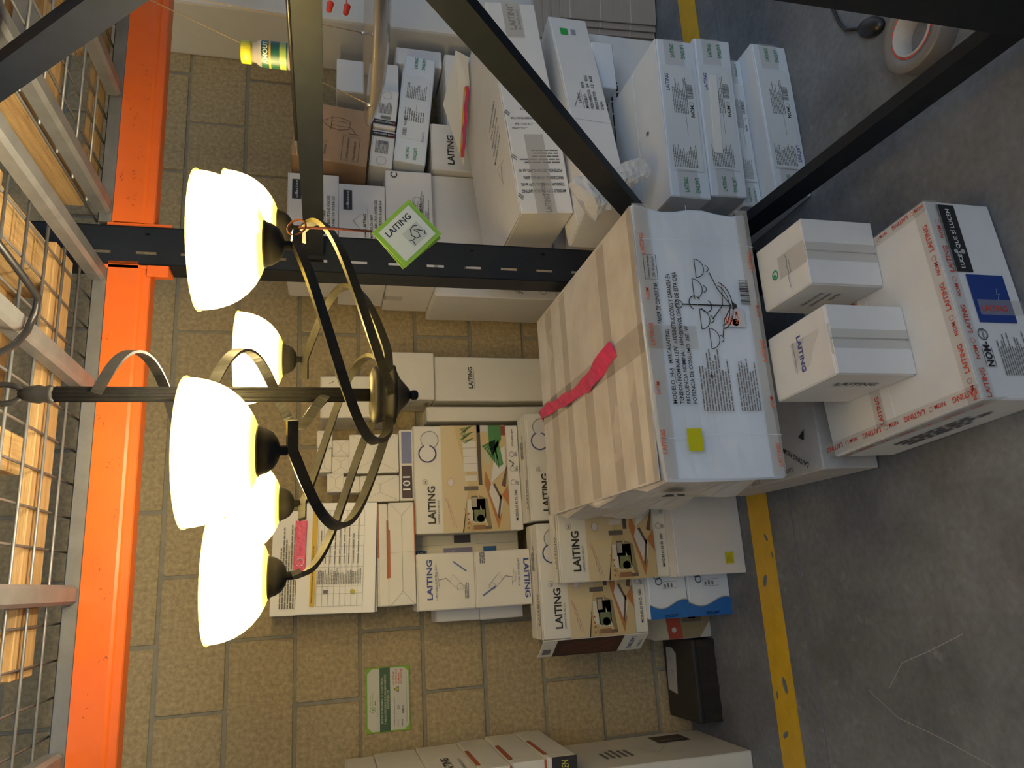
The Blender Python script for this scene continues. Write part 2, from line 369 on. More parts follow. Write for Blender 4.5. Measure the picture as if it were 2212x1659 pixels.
channel('brace', (fx,-.53,1.19), (fx,.55,.20), .05)
channel('brace', (fx,-.53,.135), (fx,.55,.215), .062)
channel('brace', (fx,-.53,1.30), (fx,.55,2.40), .05)
for yy, zz in ((.55,1.262),(-.535,1.264),(.55,.2),(-.535,1.18),(-.535,.135),(.55,.215)):
    bo = link('bolt', lathe_me([(0,.012),(.007,.010),(.008,0),(0,0)],6,False), steel, rack); bo.location=(fx-.002,yy,zz); bo.rotation_euler=(0,-PI/2,0)
# orange beams
def beam(x0, x1, label):
    prof = [(-.74,1.733),(-.74,1.668),(-.737,1.662),(-.733,1.658),(-.733,1.643),(-.729,1.641),(-.685,1.641),(-.685,1.733)]
    bm = bmesh.new(); A=[bm.verts.new((x0,y,z)) for y,z in prof]; B=[bm.verts.new((x1,y,z)) for y,z in prof]; n=len(prof)
    for i in range(n): bm.faces.new((A[i],A[(i+1)%n],B[(i+1)%n],B[i]))
    bmesh.ops.recalc_face_normals(bm, faces=bm.faces[:])
    o = tag(link('rack_beam', me_from(bm), orange), label, 'beam')
    m = o.modifiers.new('wall','SOLIDIFY'); m.thickness = .002
    link('top_ledge', box_me(min(x0,x1),max(x0,x1),-.7355,-.69,1.734,1.764), galv, o)['label'] = 'grey galvanised ledge'
    return o
b1 = beam(-1.3, .783, 'orange steel rack beam left of the slotted post')
b2 = beam(.886, 2.3, 'orange steel rack beam right of the slotted post')
link('bracket', box_me(.745,.7735,-.7435,-.7385,1.600,1.648,.001), orange, b1)
link('bracket', box_me(.765,.7745,-.74,-.675,1.60,1.76,.001), orange, b1)
link('bracket', box_me(.8765,.886,-.735,-.675,1.60,1.745,.001), orange, b2)
def scuffs(o, x0, x1, seed):
    p = Print(((0,-.7402,0),(1,0,0),(0,0,1),(0,-1,0))); rnd = random.Random(seed)
    for _ in range(9):
        x = rnd.uniform(x0,x1); z = rnd.uniform(1.675,1.725)
        for _ in range(3): 
            xx = x+rnd.uniform(-.02,.02); zz = z+rnd.uniform(-.008,.008); p.line([(xx,zz),(xx+rnd.uniform(-.008,.008),zz+rnd.uniform(-.006,.006))], .0012, (.15,.03,.01))
    p.build('scuff_mark', o)
scuffs(b1,-.5,.75,3); scuffs(b2,.9,1.4,5)
# wire decks
ZW = 1.772
def deck(x0, x1, bars, label, y0=-.70, y1=-1.74):
    r = empty('wire_deck', ((x0+x1)/2,-1.2,1.745)); tag(r, label, 'wire deck', 'wire decks on the rack'); L = r.location
    n = round((x1-x0)/.0735)
    wy = tube_me([(0,y0,0),(0,y1,0)], .0027, 6); wy.materials.append(galv)
    for i in range(n+1):
        o = link('wire', wy, None, r); o.location = (x0+(x1-x0)*i/n-L.x, -L.y, ZW+.0052-L.z)
    wx = tube_me([(x0,0,0),(x1,0,0)], .003, 6); wx.materials.append(galv)
    for k in range(11):
        o = link('wire', wx, None, r); o.location = (-L.x, -.705-.1008*k-L.y, ZW-L.z)
    for bx in bars:
        bm = bmesh.new(); prof=[(-.020,.020),(-.020,-.004),(-.013,-.012),(.013,-.012),(.020,-.004),(.020,.020)]
        A=[bm.verts.new((x,-.742,z)) for x,z in prof]; B=[bm.verts.new((x,y1,z)) for x,z in prof]
        for i in range(5): bm.faces.new((A[i],B[i],B[i+1],A[i+1]))
        bm.faces.new(A[::-1]); bm.faces.new(B)
        o = link('support_channel', me_from(bm), galv, r); o.location = (bx-L.x, -L.y, 1.749-L.z)
    return r
deck(-.92,.772,[-.63,-.305,.019,.475,.752],'galvanised wire deck above the hanging lamp, left of the slotted post')
deck(.90,2.05,[.925,1.25,1.62],'galvanised wire deck in the right bay behind the diagonal brace')
# pallets and goods lying on the decks
def pallet(x0,x1,label, boards, stringers, extra=()):
    r = empty('wooden_pallet', ((x0+x1)/2,-1.2,1.783)); tag(r,label,'pallet'); L=r.location
    for (a,b,c,d_) in boards: link('deck_board', box_me(a-L.x,b-L.x,c-L.y,d_-L.y,0,.018,.002), wood, r)
    for (a,b,c,d_) in stringers: link('stringer', box_me(a-L.x,b-L.x,c-L.y,d_-L.y,.018,.108,.003), wood2, r)
    for (a,b,c,d_) in boards: link('deck_board', box_me(a-L.x,b-L.x,c-L.y,d_-L.y,.108,.126,.002), wood, r)
    return r
pallet(-.13,.74,'pale wooden pallet lying on the wire deck over the hanging lamp',[(-.13,.74,-.925,-.815),(-.13,.74,-1.30,-1.20),(-.13,.74,-1.68,-1.58)],[(-.13,-.04,-1.68,-.82),(.245,.32,-1.68,-.93),(.65,.74,-1.68,-.82)])
pallet(.93,1.75,'worn wooden pallet on the right wire deck beside the post',[(1.0,1.75,-.78,-.70),(1.0,1.75,-1.08,-.99),(1.0,1.75,-1.5,-1.4)],[(.93,1.0,-1.6,-.72),(1.35,1.42,-1.6,-.72),(1.68,1.75,-1.6,-.72)])
hk = link('cable', tube_me([(.62,-1.46,1.762),(.56,-1.33,1.735),(.525,-1.25,1.715),(.513,-1.19,1.712),(.495,-1.165,1.722),(.455,-1.175,1.728),(.42,-1.21,1.730),(.385,-1.26,1.738),(.34,-1.36,1.762)], .006, 8), black)
tag(hk, 'black cable drooping in a loop below the wire deck', 'cable')

# ================================================================ CHANDELIER
CX, CY, ZA, RA, TH = .27, -1.468, 1.268, .25, R(-28.5)
ch = empty('chandelier', (CX,CY,1.10)); tag(ch, 'lit six-arm dark bronze chandelier with amber glass shades', 'chandelier')
def lc(x,y,z): return (x-0, y-0, z-1.10)
link('stem', tube_me([lc(0,0,1.16),lc(0,0,1.612)], .0095, 20), bronze, ch)
for k in range(8):
    a = 2*PI*k/8; link('fluting', tube_me([lc(.0095*math.cos(a),.0095*math.sin(a),1.20),lc(.0095*math.cos(a),.0095*math.sin(a),1.58)], .0016, 5), bronze, ch)
cp = link('stem_collar', lathe_me([(0,1.58),(.0105,1.58),(.0125,1.586),(.0105,1.592),(.0125,1.598),(.0105,1.612),(.006,1.622),(0,1.622)], 24), bronze, ch); cp.location=(0,0,-1.10)
link('top_loop', tube_me([lc(.013*math.cos(a*PI/8),0,1.640+.022*math.sin(a*PI/8)) for a in range(16)], .004, 8, True), bronze, ch)
# links up to the deck
chn = empty('hanging_chain', (CX,CY,1.65)); tag(chn, 'short black chain holding the chandelier below the wire deck', 'chain')
for k in range(4):
    z0 = 1.667+.029*k; a = (k+1)%2*PI/2
    link('chain_link', tube_me([(.007*math.cos(t*PI/8)*math.cos(a),.007*math.cos(t*PI/8)*math.sin(a),z0-1.65+.0185*math.sin(t*PI/8)) for t in range(16)], .0024, 6, True), black, chn)
hub = link('hub', lathe_me([(0,1.170),(.030,1.170),(.040,1.166),(.043,1.160),(.040,1.156),(.040,1.144),(.044,1.140),(.044,1.134),(.036,1.132),(.024,1.126),(.014,1.117),(.008,1.112),(0,1.112)], 40), bronze, ch); hub.location=(0,0,-1.10)
fin = link('finial', lathe_me([(0,1.099),(.004,1.0995),(.0068,1.102),(.0075,1.106),(.0065,1.110),(.004,1.113),(0,1.113)], 20), bronze, ch); fin.location=(0,0,-1.10)
# scroll ribbon wound round the stem
pts=[]; N=96
for i in range(N+1):
    s_ = i/N; a = -PI/2+YAW*0+2*PI*1.93*s_; r_ = .011+.064*min(1,math.sin(PI*min(s_*2.2,.5))) if s_<.3 else .075*(1-.28*(s_-.3)/.55) if s_<.85 else .044*(1-(s_-.85)/.15)+.010
    pts.append((r_*math.cos(a), r_*math.sin(a), 1.528-.297*s_-1.10))
link('scroll_ribbon', bar_me(pts, lambda i:(0,0,1), .014, .004), bronze, ch)
cup_me = lathe_me([(0,-.001),(.0055,-.001),(.0055,.007),(.0125,.009),(.020,.014),(.0245,.021),(.0265,.0275),(.0285,.029),(.0285,.032),(.026,.033),(0,.033)], 32); cup_me.materials.append(bronze)
prof=[(.0275,.0305),(.038,.0345),(.0495,.041),(.060,.050),(.0680,.060),(.0740,.071),(.0780,.083),(.0800,.094),(.0805,.103)]
shade_me = lathe_me(prof, 64); shade_me.materials.append(SHADE)
lip_me = tube_me([(.0805*math.cos(2*PI*k/64),.0805*math.sin(2*PI*k/64),.103) for k in range(64)], .0017, 6, True); lip_me.materials.append(SHADE)
bulb_me = lathe_me([(0,.054),(.010,.055),(.013,.059),(.019,.067),(.021,.076),(.019,.087),(.012,.094),(0,.097)], 20); bulb_me.materials.append(BULBM)
sock_me = lathe_me([(0,.030),(.0125,.030),(.0125,.054),(0,.054)], 20); sock_me.materials.append(nmat('socket_card',(.55,.48,.34),.6))
for k in range(6):
    th = TH+k*PI/3; dxk = .012 if k == 2 else 0
    def P3(s_):
        a = th-1.815*max(s_,-.09); r_ = RA*(1-max(s_,0)**1.724)+.030*max(s_,0)**1.724; z = ZA-(ZA-1.133)*max(s_,0)**.95
        if s_ > .9: z += (s_-.9)*.10
        return (r_*math.sin(a)+dxk*max(0,1-2*max(s_,0)), -r_*math.cos(a), z-1.10)
    pp = [P3(s_) for s_ in [-.075,-.04,-.0]+[i/44 for i in range(1,45)]]
    link('arm', bar_me(pp, lambda i:(0,0,1) if i<0 else Vector((pp[i][0],pp[i][1],0)).normalized()*.35+Vector((0,0,1)), .0118, .0065), bronze, ch)
    c = (RA*math.sin(th)+dxk, -RA*math.cos(th), ZA+.006-1.10)
    cup = link('cup', cup_me, None, ch); cup.location = c
    sh = link('shade', shade_me, None, ch); sh.location = c
    link('rim', lip_me, None, sh)
    bu = link('bulb', bulb_me, None, ch); bu.location = c
    so = link('socket', sock_me, None, ch); so.location = c
# price tags hung from the front right arm
tx, ty = CX+.262*math.sin(TH+PI/3+.09), CY-.262*math.cos(TH+PI/3+.09)
tg = empty('price_tag', (tx,ty,1.178)); tag(tg, 'green-edged white square tag hanging by a string from the lamp arm', 'tag')
link('string', tube_me([(0,0,0),(.001,0,.045),(.002,.004,.088)], .0016, 6), brown_string, tg)
link('string', tube_me([(.002+.010*math.cos(a*PI/6),.004+.006*math.sin(a*PI/6),.090+.011*math.sin(a*PI/6)) for a in range(12)], .0014, 5, True), brown_string, tg)
GR=(.30,.52,.03); 
def tagcard(rot, yoff, sgn, name):
    c = link(name, box_me(-.032,.032,-.0005,.0005,-.032,.032), nmat('tag_green',(.28,.50,.035),.45), tg)
    c.location=(0,yoff,-.044); c.rotation_euler=(0,R(rot),R(-12)); return c
c1 = tagcard(45,.0,1,'tag_card'); c2 = tagcard(49,.006,1,'tag_card'); 
c1.scale=(1,1,.92); c2.scale=(1,1,.92)
p = Print(((0,-.0006,0),(1,0,0),(0,0,1),(0,-1,0))); p.rect(-.0265,-.0265,.0265,.0265,(.72,.71,.56)); p.up()
p.text('LAITING',.0,.0,.012,BLACK) if False else None
# the writing runs parallel to the upper left edge
def rt(u,v,a=-45): return (u*math.cos(R(a))-v*math.sin(R(a)), u*math.sin(R(a))+v*math.cos(R(a)))
p.text('LAITING',-.0215,.012,.0122,BLACK,0,.02,width=.040)
p.rect(-.006,-.020,.019,.004,(.56,.55,.44)); p.up()
p.line([(.016,-.001),(.012,.002),(.006,.001),(.002,-.006),(.004,-.013),(.009,-.015),(.011,-.009),(.009,-.002),(.013,-.006),(.017,-.012)],.0013,BLACK)
p.line([(-.003,-.019),(-.0015,-.012),(-.005,-.008)],.0011,BLACK); p.line([(-.0015,-.012),(.003,-.012)],.0011,BLACK)
p.line([(.016,-.017),(.019,-.012)],.0011,BLACK)
p.build('tag_print', c1)

# ================================================================ CARTONS IN FRONT
# ---- the chandelier's own battered carton
BB = Carton(.459,-1.2145,.333,.59,.735,.273,'large battered white carton with chandelier drawing and pink strip on top', dirty, flap='y', amp=.005, sub=7, bev=.005, seam=.005)
o = BB.o
o.data.materials.append(bluewhite)  # cooler card for the front only: blue daylight tint put into its colour
for pl in o.data.polygons:
    if pl.normal.y < -.6: pl.material_index = 1
for v in o.data.vertices:    # crushed left end and right top corner
    if v.co.x < -.28:
        v.co.x += .016*math.sin(v.co.y*23)*math.sin(v.co.z*17+1)-.004
        if v.co.z > .2: v.co.z -= .010*(1+math.sin(v.co.y*31))*.5; 
    if v.co.x > .27: v.co.x -= .012*(1+math.sin(v.co.z*40+v.co.y*9))*.5
    if v.co.y < .02: v.co.y += .004*math.sin(v.co.z*30)*math.sin(v.co.x*11)-.004
for yy,w_ in ((.08,.018),(.19,.024),(.34,.028),(.49,.022),(.62,.028)):
    link('tape', box_me(-.29,-.03 if yy in (.08,.34) else .285,yy-w_,yy+w_,.2735,.2741), btape, o)
link('tape', box_me(-.032,.03,-.001,.73,.2742,.2748), btape, o)
link('tape', box_me(-.293,.293,-.001,.022,.2742,.2746), tape, o)
link('tape', box_me(-.293,.293,-.0125,-.0118,.240,.2746), tape, o)
link('tape', box_me(-.293,.293,-.0125,-.0118,.001,.030), tape, o)
link('tape', box_me(-.03,.02,-.0130,-.0126,.16,.2746), btape, o)
# pink strip pushed into the seam
ps=[]; 
for i in range(25):
    s_=i/24; ps.append((-.010-.012*math.sin(s_*5)+.03*(1-s_)**3,.15+.59*s_,.2775+.006*abs(math.sin(s_*9))))
def pw(i): return (1,.1*math.sin(i*1.3),.35+.35*math.sin(i*.8))
link('pink_strip', bar_me(ps+[(-.012,.742,.262),(-.012,.7425,.240)], pw, .042, .003, lambda i: 1.0 if i<9 else .72+.12*math.sin(i)), pinkp, o)
p = BB.face('F', .0135)
W_=.59
p.text('MODELO  H-6',.150,.223,.0125,BLACK,width=.074).line([(.192,.2205),(.225,.2205)],.0008,BLACK).text('MARCA:LAITING',.234,.223,.0125,BLACK,width=.072)
p.text('TENSION NOMINAL:127V  ±10%',.150,.208,.0125,BLACK,bold=.02,width=.150).text('FRECUENCIA NOMINAL : 60Hz',.150,.194,.0120,BLACK,width=.145).text('POTENCIA DE CONSUMO  360  W',.150,.180,.0120,BLACK,width=.165)
p.text('FAVOR DE CONSULTAR',.318,.236,.0135,BLACK,bold=.02,width=.090).text('INSTRUCCIONES Y GARANTIA EN',.300,.207,.0135,BLACK,bold=.02,width=.128).text('ESPAÑOL DENTRO DE ESTA CAJA',.295,.192,.0135,BLACK,bold=.02,width=.138)
p.line([(.415,.234),(.470,.234),(.470,.262),(.415,.262)],.0012,BLACK,True).text('Consumo de energia',.418,.251,.007,BLACK,width=.049).text('350  W por hora',.420,.239,.009,BLACK,width=.046)
p.para(.135,.166,.135,.070,11,GREY,seed=3,fill=.42).para(.135,.082,.115,.048,8,GREY,seed=4,fill=.42)
p.barcode(.366,.026,.055,.022).text('7 501234 0',.366,.019,.006,BLACK) if False else p.barcode(.366,.026,.055,.022)
p.disc(.325,.068,.008,(.12,.10,.08)).disc(.208,.140,.004,(.2,.18,.16))
p.rect(.315,.045,.355,.098,(.60,.56,.56)).up().text('NOM',.322,.060,.012,ORANGE).para(.320,.090,.028,.018,4,ORANGE)
# drawing of the lamp
def lampdraw(p,u,v,k):
    L=.0016*k**.5
    p.line([(u,v+.058*k),(u,v-.050*k)],L*1.8,BLACK).ring(u,v+.066*k,.008*k,L,BLACK)
    for du,dv,sc in ((-.070,-.004,1),(-.030,.012,1),(.034,.020,1),(.078,.010,.95)):
        cu,cv = u+du*k, v+dv*k; r_=.021*k*sc
        p.line([(cu-r_,cv+.010*k),(cu+r_,cv+.010*k)],L,BLACK).ring(cu,cv+.010*k,r_,L,BLACK,18,180,360,.95).ring(cu,cv-.012*k,.007*k,L,BLACK,10,180,360)
    p.ring(u,v-.022*k,.050*k,L*1.3,BLACK,28,190,350,.62).ring(u,v-.020*k,.043*k,L,BLACK,28,190,350,.6)
    p.line([(u-.065*k,v-.022*k),(u-.03*k,v-.03*k),(u,v-.050*k)],L*1.3,BLACK).line([(u+.07*k,v-.010*k),(u+.035*k,v-.024*k),(u,v-.050*k)],L*1.3,BLACK)
    p.line([(u-.03*k,v-.004*k),(u+.0*k,v-.03*k),(u+.045*k,v-.035*k)],L*1.2,BLACK)
    p.ring(u+.004*k,v+.030*k,.014*k,L*1.2,BLACK,16,-60,160,.9).ring(u-.002*k,v+.006*k,.013*k,L*1.2,BLACK,16,110,330,.9)
    p.poly([(u-.009*k,v-.052*k),(u+.009*k,v-.052*k),(u+.003*k,v-.062*k),(u-.003*k,v-.062*k)],BLACK)
lampdraw(p,.362,.125,1.05)
ys = BB.face('F',.0138); ys.rect(.055,.178,.100,.210,(.55,.52,.0)); ys.build('sticker', o)['label'] = 'plain yellow sticker'
p.up()
for u,t,sz in ((.02,'LAITING',.013),(.14,'NOM',.011),(.24,'LAITING',.013),(.34,'NOM',.011),(.44,'LAITING',.013)):
    p.text(t,u,.007,sz,ORANGE); p.text(t,u+.03,.257,sz,ORANGE)
p.line([(0.0,.165),(.15,.163),(.24,.150),(.40,.152),(.59,.150)],.0009,(.80,.82,.85)).line([(.085,.0),(.09,.10),(.08,.25)],.0009,(.80,.82,.85)).line([(.50,.0),(.51,.12),(.505,.26)],.0009,(.80,.82,.85))
p.build('printed_label', o)
p = BB.face('L',.022); p.poly([(.66,.185),(.70,.205),(.70,.245),(.655,.235)],BLACK); p.up().line([(.665,.205),(.695,.225)],.006,WHITE); p.build('printed_label', o)
# ---- what the big carton stands on
UB = Carton(.36,-1.098,0,.33,.55,.15,'greyish taped carton on the floor under the big battered carton, torn top', greycard, flap='x', tapem=tape, amp=.004, sub=5)
p = UB.face('T',.003); p.text('LAITING NOM',.02,.045,.016,BLACK,60); p.build('printed_label', UB.o); p = UB.face('T',.003); p.poly([(.075,.05),(.10,.045),(.085,.07)],BLACK); p.build('torn_hole', UB.o); p = UB.face('T',.003); p.text('LAITING',.02,.11,.014,GREY,90); p.build('printed_label', UB.o)
Carton(.47,-.90,.153,.50,.38,.172,'white carton hidden between grey carton and big battered carton', white, flap='x', tapem=btape)
# ---- long low carton on the floor in front
LB = Carton(.441,-1.525,0,.393,.395,.151,'wide white carton on the floor with black strip label and blue square', white, yaw=.075, flap='x', amp=.002)
o = LB.o
p = LB.face('F'); p.rect(.245,.088,.385,.128,BLACK); p.up(); p.disc(.287,.113,.0045,(.4,.4,.4)).disc(.287,.098,.0050,(.4,.4,.4)); p.up(); p.text('LUCES',.252,.1035,.0125,WHITE,width=.034).text('QUE SÍ LUCEN',.292,.1015,.0125,WHITE,width=.084)
p.build('strip_label', o)['label'] = 'black strip label with white lettering'
p = LB.face('F'); p.rect(.145,.025,.240,.108,(.012,.045,.22)); p.up(); p.line([(.190,.052),(.203,.046),(.200,.052),(.213,.048)],.0012,(.5,.55,.7))
p.build('square_label', o)['label'] = 'plain blue square label'
p = LB.face('F')
p.text('NOM-',.060,.104,.020,BLACK,bold=.03,width=.048).line([(.060,.101),(.098,.101)],.0012,BLACK).line([(.060,.1215),(.098,.1215)],.0012,BLACK).ring(.122,.110,.0105,.0012,BLACK).ring(.122,.110,.0085,.0008,BLACK).text('ANCE',.1145,.1075,.0065,BLACK)
p.para(.045,.085,.085,.070,14,GREY,seed=9,fill=.45)
p.build('printed_label', o)
def redtape(C, f, u0, v0, L_, rot, wid=.028, nmax=20, name='printed_tape', mat=tape, col=RED, seed=0):
    p = C.face(f, .0022); p2 = p; c, sn = math.cos(R(rot)), math.sin(R(rot)); x=.004; i=seed
    def q(a,b): return (u0+a*c-b*sn, v0+a*sn+b*c)
    quad=[p.o+p.u*a+p.v*b+p.n*.0002 for a,b in (q(0,0),q(L_,0),q(L_,wid),q(0,wid))]
    strip(C.o,*[tuple(a) for a in quad],mat)
    while x < L_-.05:
        if i%2==0:
            a,b = q(x,wid*.25); p.text('LAITING',a,b,wid*.52,col,rot,.02); x += wid*.52*4.0+.012
        else:
            a,b = q(x,wid*.28); p.text('NOM',a,b,wid*.40,col,rot,.02); a,b=q(x+wid*1.25,wid*.45); p.ring(a,b,wid*.17,.0008,col,12); x += wid*1.75
        i+=1
    p.build(name, C.o)
redtape(LB,'F',.0,.124,.393,0); redtape(LB,'T',.0,.0,.393,0,seed=1); redtape(LB,'T',.03,.0,.42,90,.028); redtape(LB,'L',0,.122,.42,0,.027,seed=1); redtape(LB,'T',.02,.222,.36,0,.030); redtape(LB,'T',.393,.0,.42,90,.022,seed=1); redtape(LB,'F',.16,.10,.10,-90,.03)
p = LB.face('L'); p.text('100M N.W.: 5.5KG G.W.: 6.8KG',.12,.06,.012,GREY,180+0,width=-.20) if False else p.para(.10,.085,.25,.05,3,GREY,0,.55,seed=12); p.build('printed_label', o)
# ---- two small cartons standing on it
S1 = Carton(.590,-1.375,.151,.140,.160,.167,'small white carton with green round mark on its top, far right on the low carton', white, yaw=.010, flap='z', flapside='F', tapem=btape)
o = S1.o; link('tape', box_me(-.024,.024,.0,.09,.1672,.1676), btape, o)
p = S1.face('T'); p.ring(.062,.105,.009,.003,(.01,.28,.13),20).disc(.060,.107,.004,(.01,.28,.13)); p.line([(.10-.012*i+.0,.062+.002*math.sin(i*2.6)) for i in range(1,8)],.0012,GREY).line([(.075-.006*i,.054+.0016*math.sin(i*2.9)) for i in range(6)],.0010,GREY); p.build('printed_label', o)
p = S1.face('L'); p.text('GLASS',.118,.075,.013,GREY,180,.02).text('ORB. FROSTED',.118,.095,.010,GREY,180,.02,width=.07).text('SATIN NICKEL',.118,.115,.010,GREY,180,.02,width=.07); p.build('printed_label', o)
S2 = Carton(.395,-1.412,.151,.138,.194,.173,'small white carton with brand name on its top, in front of the green-marked one', white, yaw=.034, flap='z', flapside='F', tapem=btape)
o = S2.o; link('tape', box_me(-.03,.03,.0,.12,.1732,.1736), btape, o)
p = S2.face('T'); p.text('LAITING',.108,.098,.0180,BLUE,180,.03,width=.075).line([(.105,.113),(.035,.113)],.0008,BLUE); p.build('printed_label', o)
p = S2.face('L'); p.text('LAITING',.125,.135,.022,BLACK,-90,.02,width=.095).line([(.120,.135),(.120,.055)],.0008,GREY); p.build('printed_label', o)

# ================================================================ LEFT STACK AGAINST THE WALL
def pic580(p, w, h):
    """front of the downlight cartons: brand band above, room picture, model band below"""
    def U(a): return a*w
    def V(b): return b*h
    T1,T0 = .745,.125
    def rect(a,b,c,d,col): p.rect(U(a),V(b),U(c),V(d),col)
    def poly(pts,col): p.poly([(U(a),V(b)) for a,b in pts],col)
    p.text('LAITING',U(.085),V(.815),.031*h/.335,BLACK,0,.022,width=U(.345)).text('LAITING S.A. DE C.V.',U(.085),V(.778),.0075,GREY,width=U(.22)).ring(U(.47),V(.90),.008,.0008,GREY).text('MR',U(.455),V(.89),.007,GREY)
    p.disc(U(.865),V(.85),.028,(.62,.60,.55)).ring(U(.865),V(.85),.028,.0025,(.52,.52,.44),24); p.up()
    p.disc(U(.735),V(.872),.027,(.66,.63,.60)).ring(U(.735),V(.872),.027,.0045,(.20,.20,.36),24,20,345)
    rect(0,T0,1,T1,(.55,.42,.21)); p.up()
    poly([(0,.56),(.45,.50),(1,.62),(1,T1),(0,T1)],(.60,.49,.29)); poly([(0,.34),(.43,.44),(.43,.50),(0,.57)],(.50,.37,.17)); p.up()
    rect(.56,.415,.85,.54,(.66,.62,.54)); rect(.47,.42,.52,.53,(.62,.58,.50)); rect(.38,.41,.42,.54,(.12,.10,.08)); p.up()
    for a in (.63,.70,.78): rect(a,.415,a+.004,.54,(.25,.20,.14))
    rect(.43,.37,1,.405,(.07,.06,.05)); rect(.93,.30,1,.40,(.55,.50,.46)); p.up()
    poly([(.33,.40),(.36,.41),(.24,.40),(.05,.33),(.05,.30),(.30,.33)],(.25,.20,.10)); rect(.10,.40,.30,.52,(.62,.57,.44)); rect(.08,.35,.30,.47,(.60,.54,.40)); rect(.20,.42,.33,.48,(.11,.10,.09)); p.up()
    rect(.225,.43,.315,.475,(.36,.31,.22)); rect(.09,.36,.20,.46,(.14,.16,.08)); p.disc(U(.12),V(.40),.012,(.10,.13,.06)); rect(.02,.36,.06,.47,(.25,.13,.06)); rect(.02,.30,.05,.36,(.15,.10,.06))
    for a in (.03,.07,.11,.16): rect(a,.505,a+.015,.52,(.40,.06,.03))
    poly([(.02,.235),(.14,.20),(.36,.26),(.56,.335),(.45,.35),(.30,.31)],(.42,.17,.05)); p.up()
    poly([(.10,.225),(.27,.18),(.45,.285),(.36,.31)],(.62,.58,.52)); poly([(.44,.29),(.58,.14),(.80,.14),(.72,.24)],(.66,.63,.58)); p.up()
    poly([(.10,.225),(.32,.19),(.34,.205),(.13,.24)],(.10,.07,.05)); poly([(.30,.19),(.44,.25),(.43,.27),(.29,.205)],(.10,.07,.05)); poly([(.40,.15),(.60,.125),(.60,.135),(.42,.19)],(.12,.07,.05)); poly([(.22,.125),(.42,.13),(.33,.19)],(.45,.17,.05)); p.up()
    rect(.62,.29,.80,.345,(.48,.46,.30)); rect(.90,.128,.995,.17,(.22,.05,.03)); p.up()
    for i in range(9):
        a = .80+.025*i; poly([(.86,.23),(a-.22,.20+.018*i),(a-.20,.215+.018*i)],(.05,.17,.05)); 
    poly([(1,.17),(.86,.17),(.70,.26),(.80,.29),(1,.29)],(.06,.19,.06)); poly([(.86,.20),(.62,.16),(.60,.20),(.78,.25)],(.08,.24,.07)); p.up()
    for i in range(12): p.line([(U(.995-.012*i),V(.44+.02*(i%5))),(U(.96-.012*i),V(.56-.012*(i%4)))],.0030,(.10,.20,.06))
    p.disc(U(.46),V(.665),.012,(.66,.58,.56),sy=.8).ring(U(.46),V(.665),.0125,.0015,(.55,.35,.15),sy=.8)
    p.line([(U(.04),V(.62)),(U(.30),V(.70))],.0008,(.45,.10,.20)).line([(U(.05+.03*i),V(.645+.008*i+.006*math.sin(i*2.5))) for i in range(10)],.0009,(.45,.10,.20))
    p.line([(U(.0),V(.47)),(U(.22),V(.55))],.0012,(.20,.15,.10))
    p.text('MODELO N O. 580',U(.085),V(.045),.0115,BLACK,width=U(.29))
    for a,c in ((.445,(.35,.22,.30)),(.575,(.45,.43,.38)),(.715,(.20,.20,.40))): p.ring(U(a),V(.075),.0082,.0014,c); p.para(U(a)-.008,V(.045),.018,.008,3,GREY,seed=int(a*100))
    p.line([(U(.60),V(.082)),(U(.625),V(.06)),(U(.655),V(.10))],.003,BLACK)
    p.text('127V 60HZ 26W',U(.79),V(.055),.0075,BLACK,width=U(.17))
def c580(x,y,z,label,d=.10,h=.335):
    c = Carton(x,y,z,.337,d,h,label,cream,flap='x',group='downlight cartons with room picture'); p=c.face('F'); pic580(p,.337,h); p.build('printed_label',c.o)
    p=c.face('T'); p.text('LAITING',.04,.02,.022,GREY,0,.01,width=.09).line([(.0,.012),(.25,.011)],.0018,BLACK).para(.2,.07,.08,.03,3,GREY); p.build('printed_label',c.o)
    return c
W1 = Carton(.145,-.47,0,.342,.108,.229,'plain white carton on the floor with small yellow sticker, beside the yellow line', white, flap='x')
p = W1.face('F'); p.rect(.030,.038,.064,.066,(.62,.55,.02)).up().para(.034,.062,.026,.02,4,(.42,.36,.02)); p.build('sticker', W1.o)
C3 = c580(.1455,-.429,.229,'room-picture carton on the plain white floor carton, partly behind battered carton', .072, .345)
C2 = c580(-.0145,-.333,.275,'room-picture carton at left end standing on the blue wave cartons', .12)
# its left side panel has sprung open and stands out at an angle
SL = .0957; sp = link('side_panel', box_me(0,SL,0,.003,.001,.334,.0006), cream, C2.o); sp.location = (-.1685,.0,0); sp.rotation_euler = (0,0,math.atan2(.846,-.533)); sp['label'] = 'open side panel with dark wood picture'
def panel_print(): return Print(((SL,.0032,0),(-1,0,0),(0,0,1),(0,1,0)))
p = panel_print(); p.rect(0,.08,SL,.29,(.045,.02,.015)); p.up()
for i in range(8): p.line([(.008+.010*i,.10),(.016+.008*i,.17),(.010+.010*i,.27)],.002,(.17,.045,.02))
p.build('printed_picture', sp)
p = panel_print(); p.rect(.015,.300,.045,.325,GREY).build('end_label', sp)
p = panel_print(); p.text('LAITING',.084,.052,.020,(.08,.09,.25),180,.02,width=.072).para(.02,.02,.055,.01,2,GREY); p.build('end_label', sp)
C4 = c580(.331,-.33,.287,'room-picture carton mostly hidden behind the battered carton, upper right', .10)
C1 = c580(.3135,-.235,.6225,'room-picture carton fully in view on top of the picture-carton stack', .11, .342)
Carton(.345,-.32,0,.31,.26,.285,'white carton at the back under the hidden picture carton', white, flap='x')
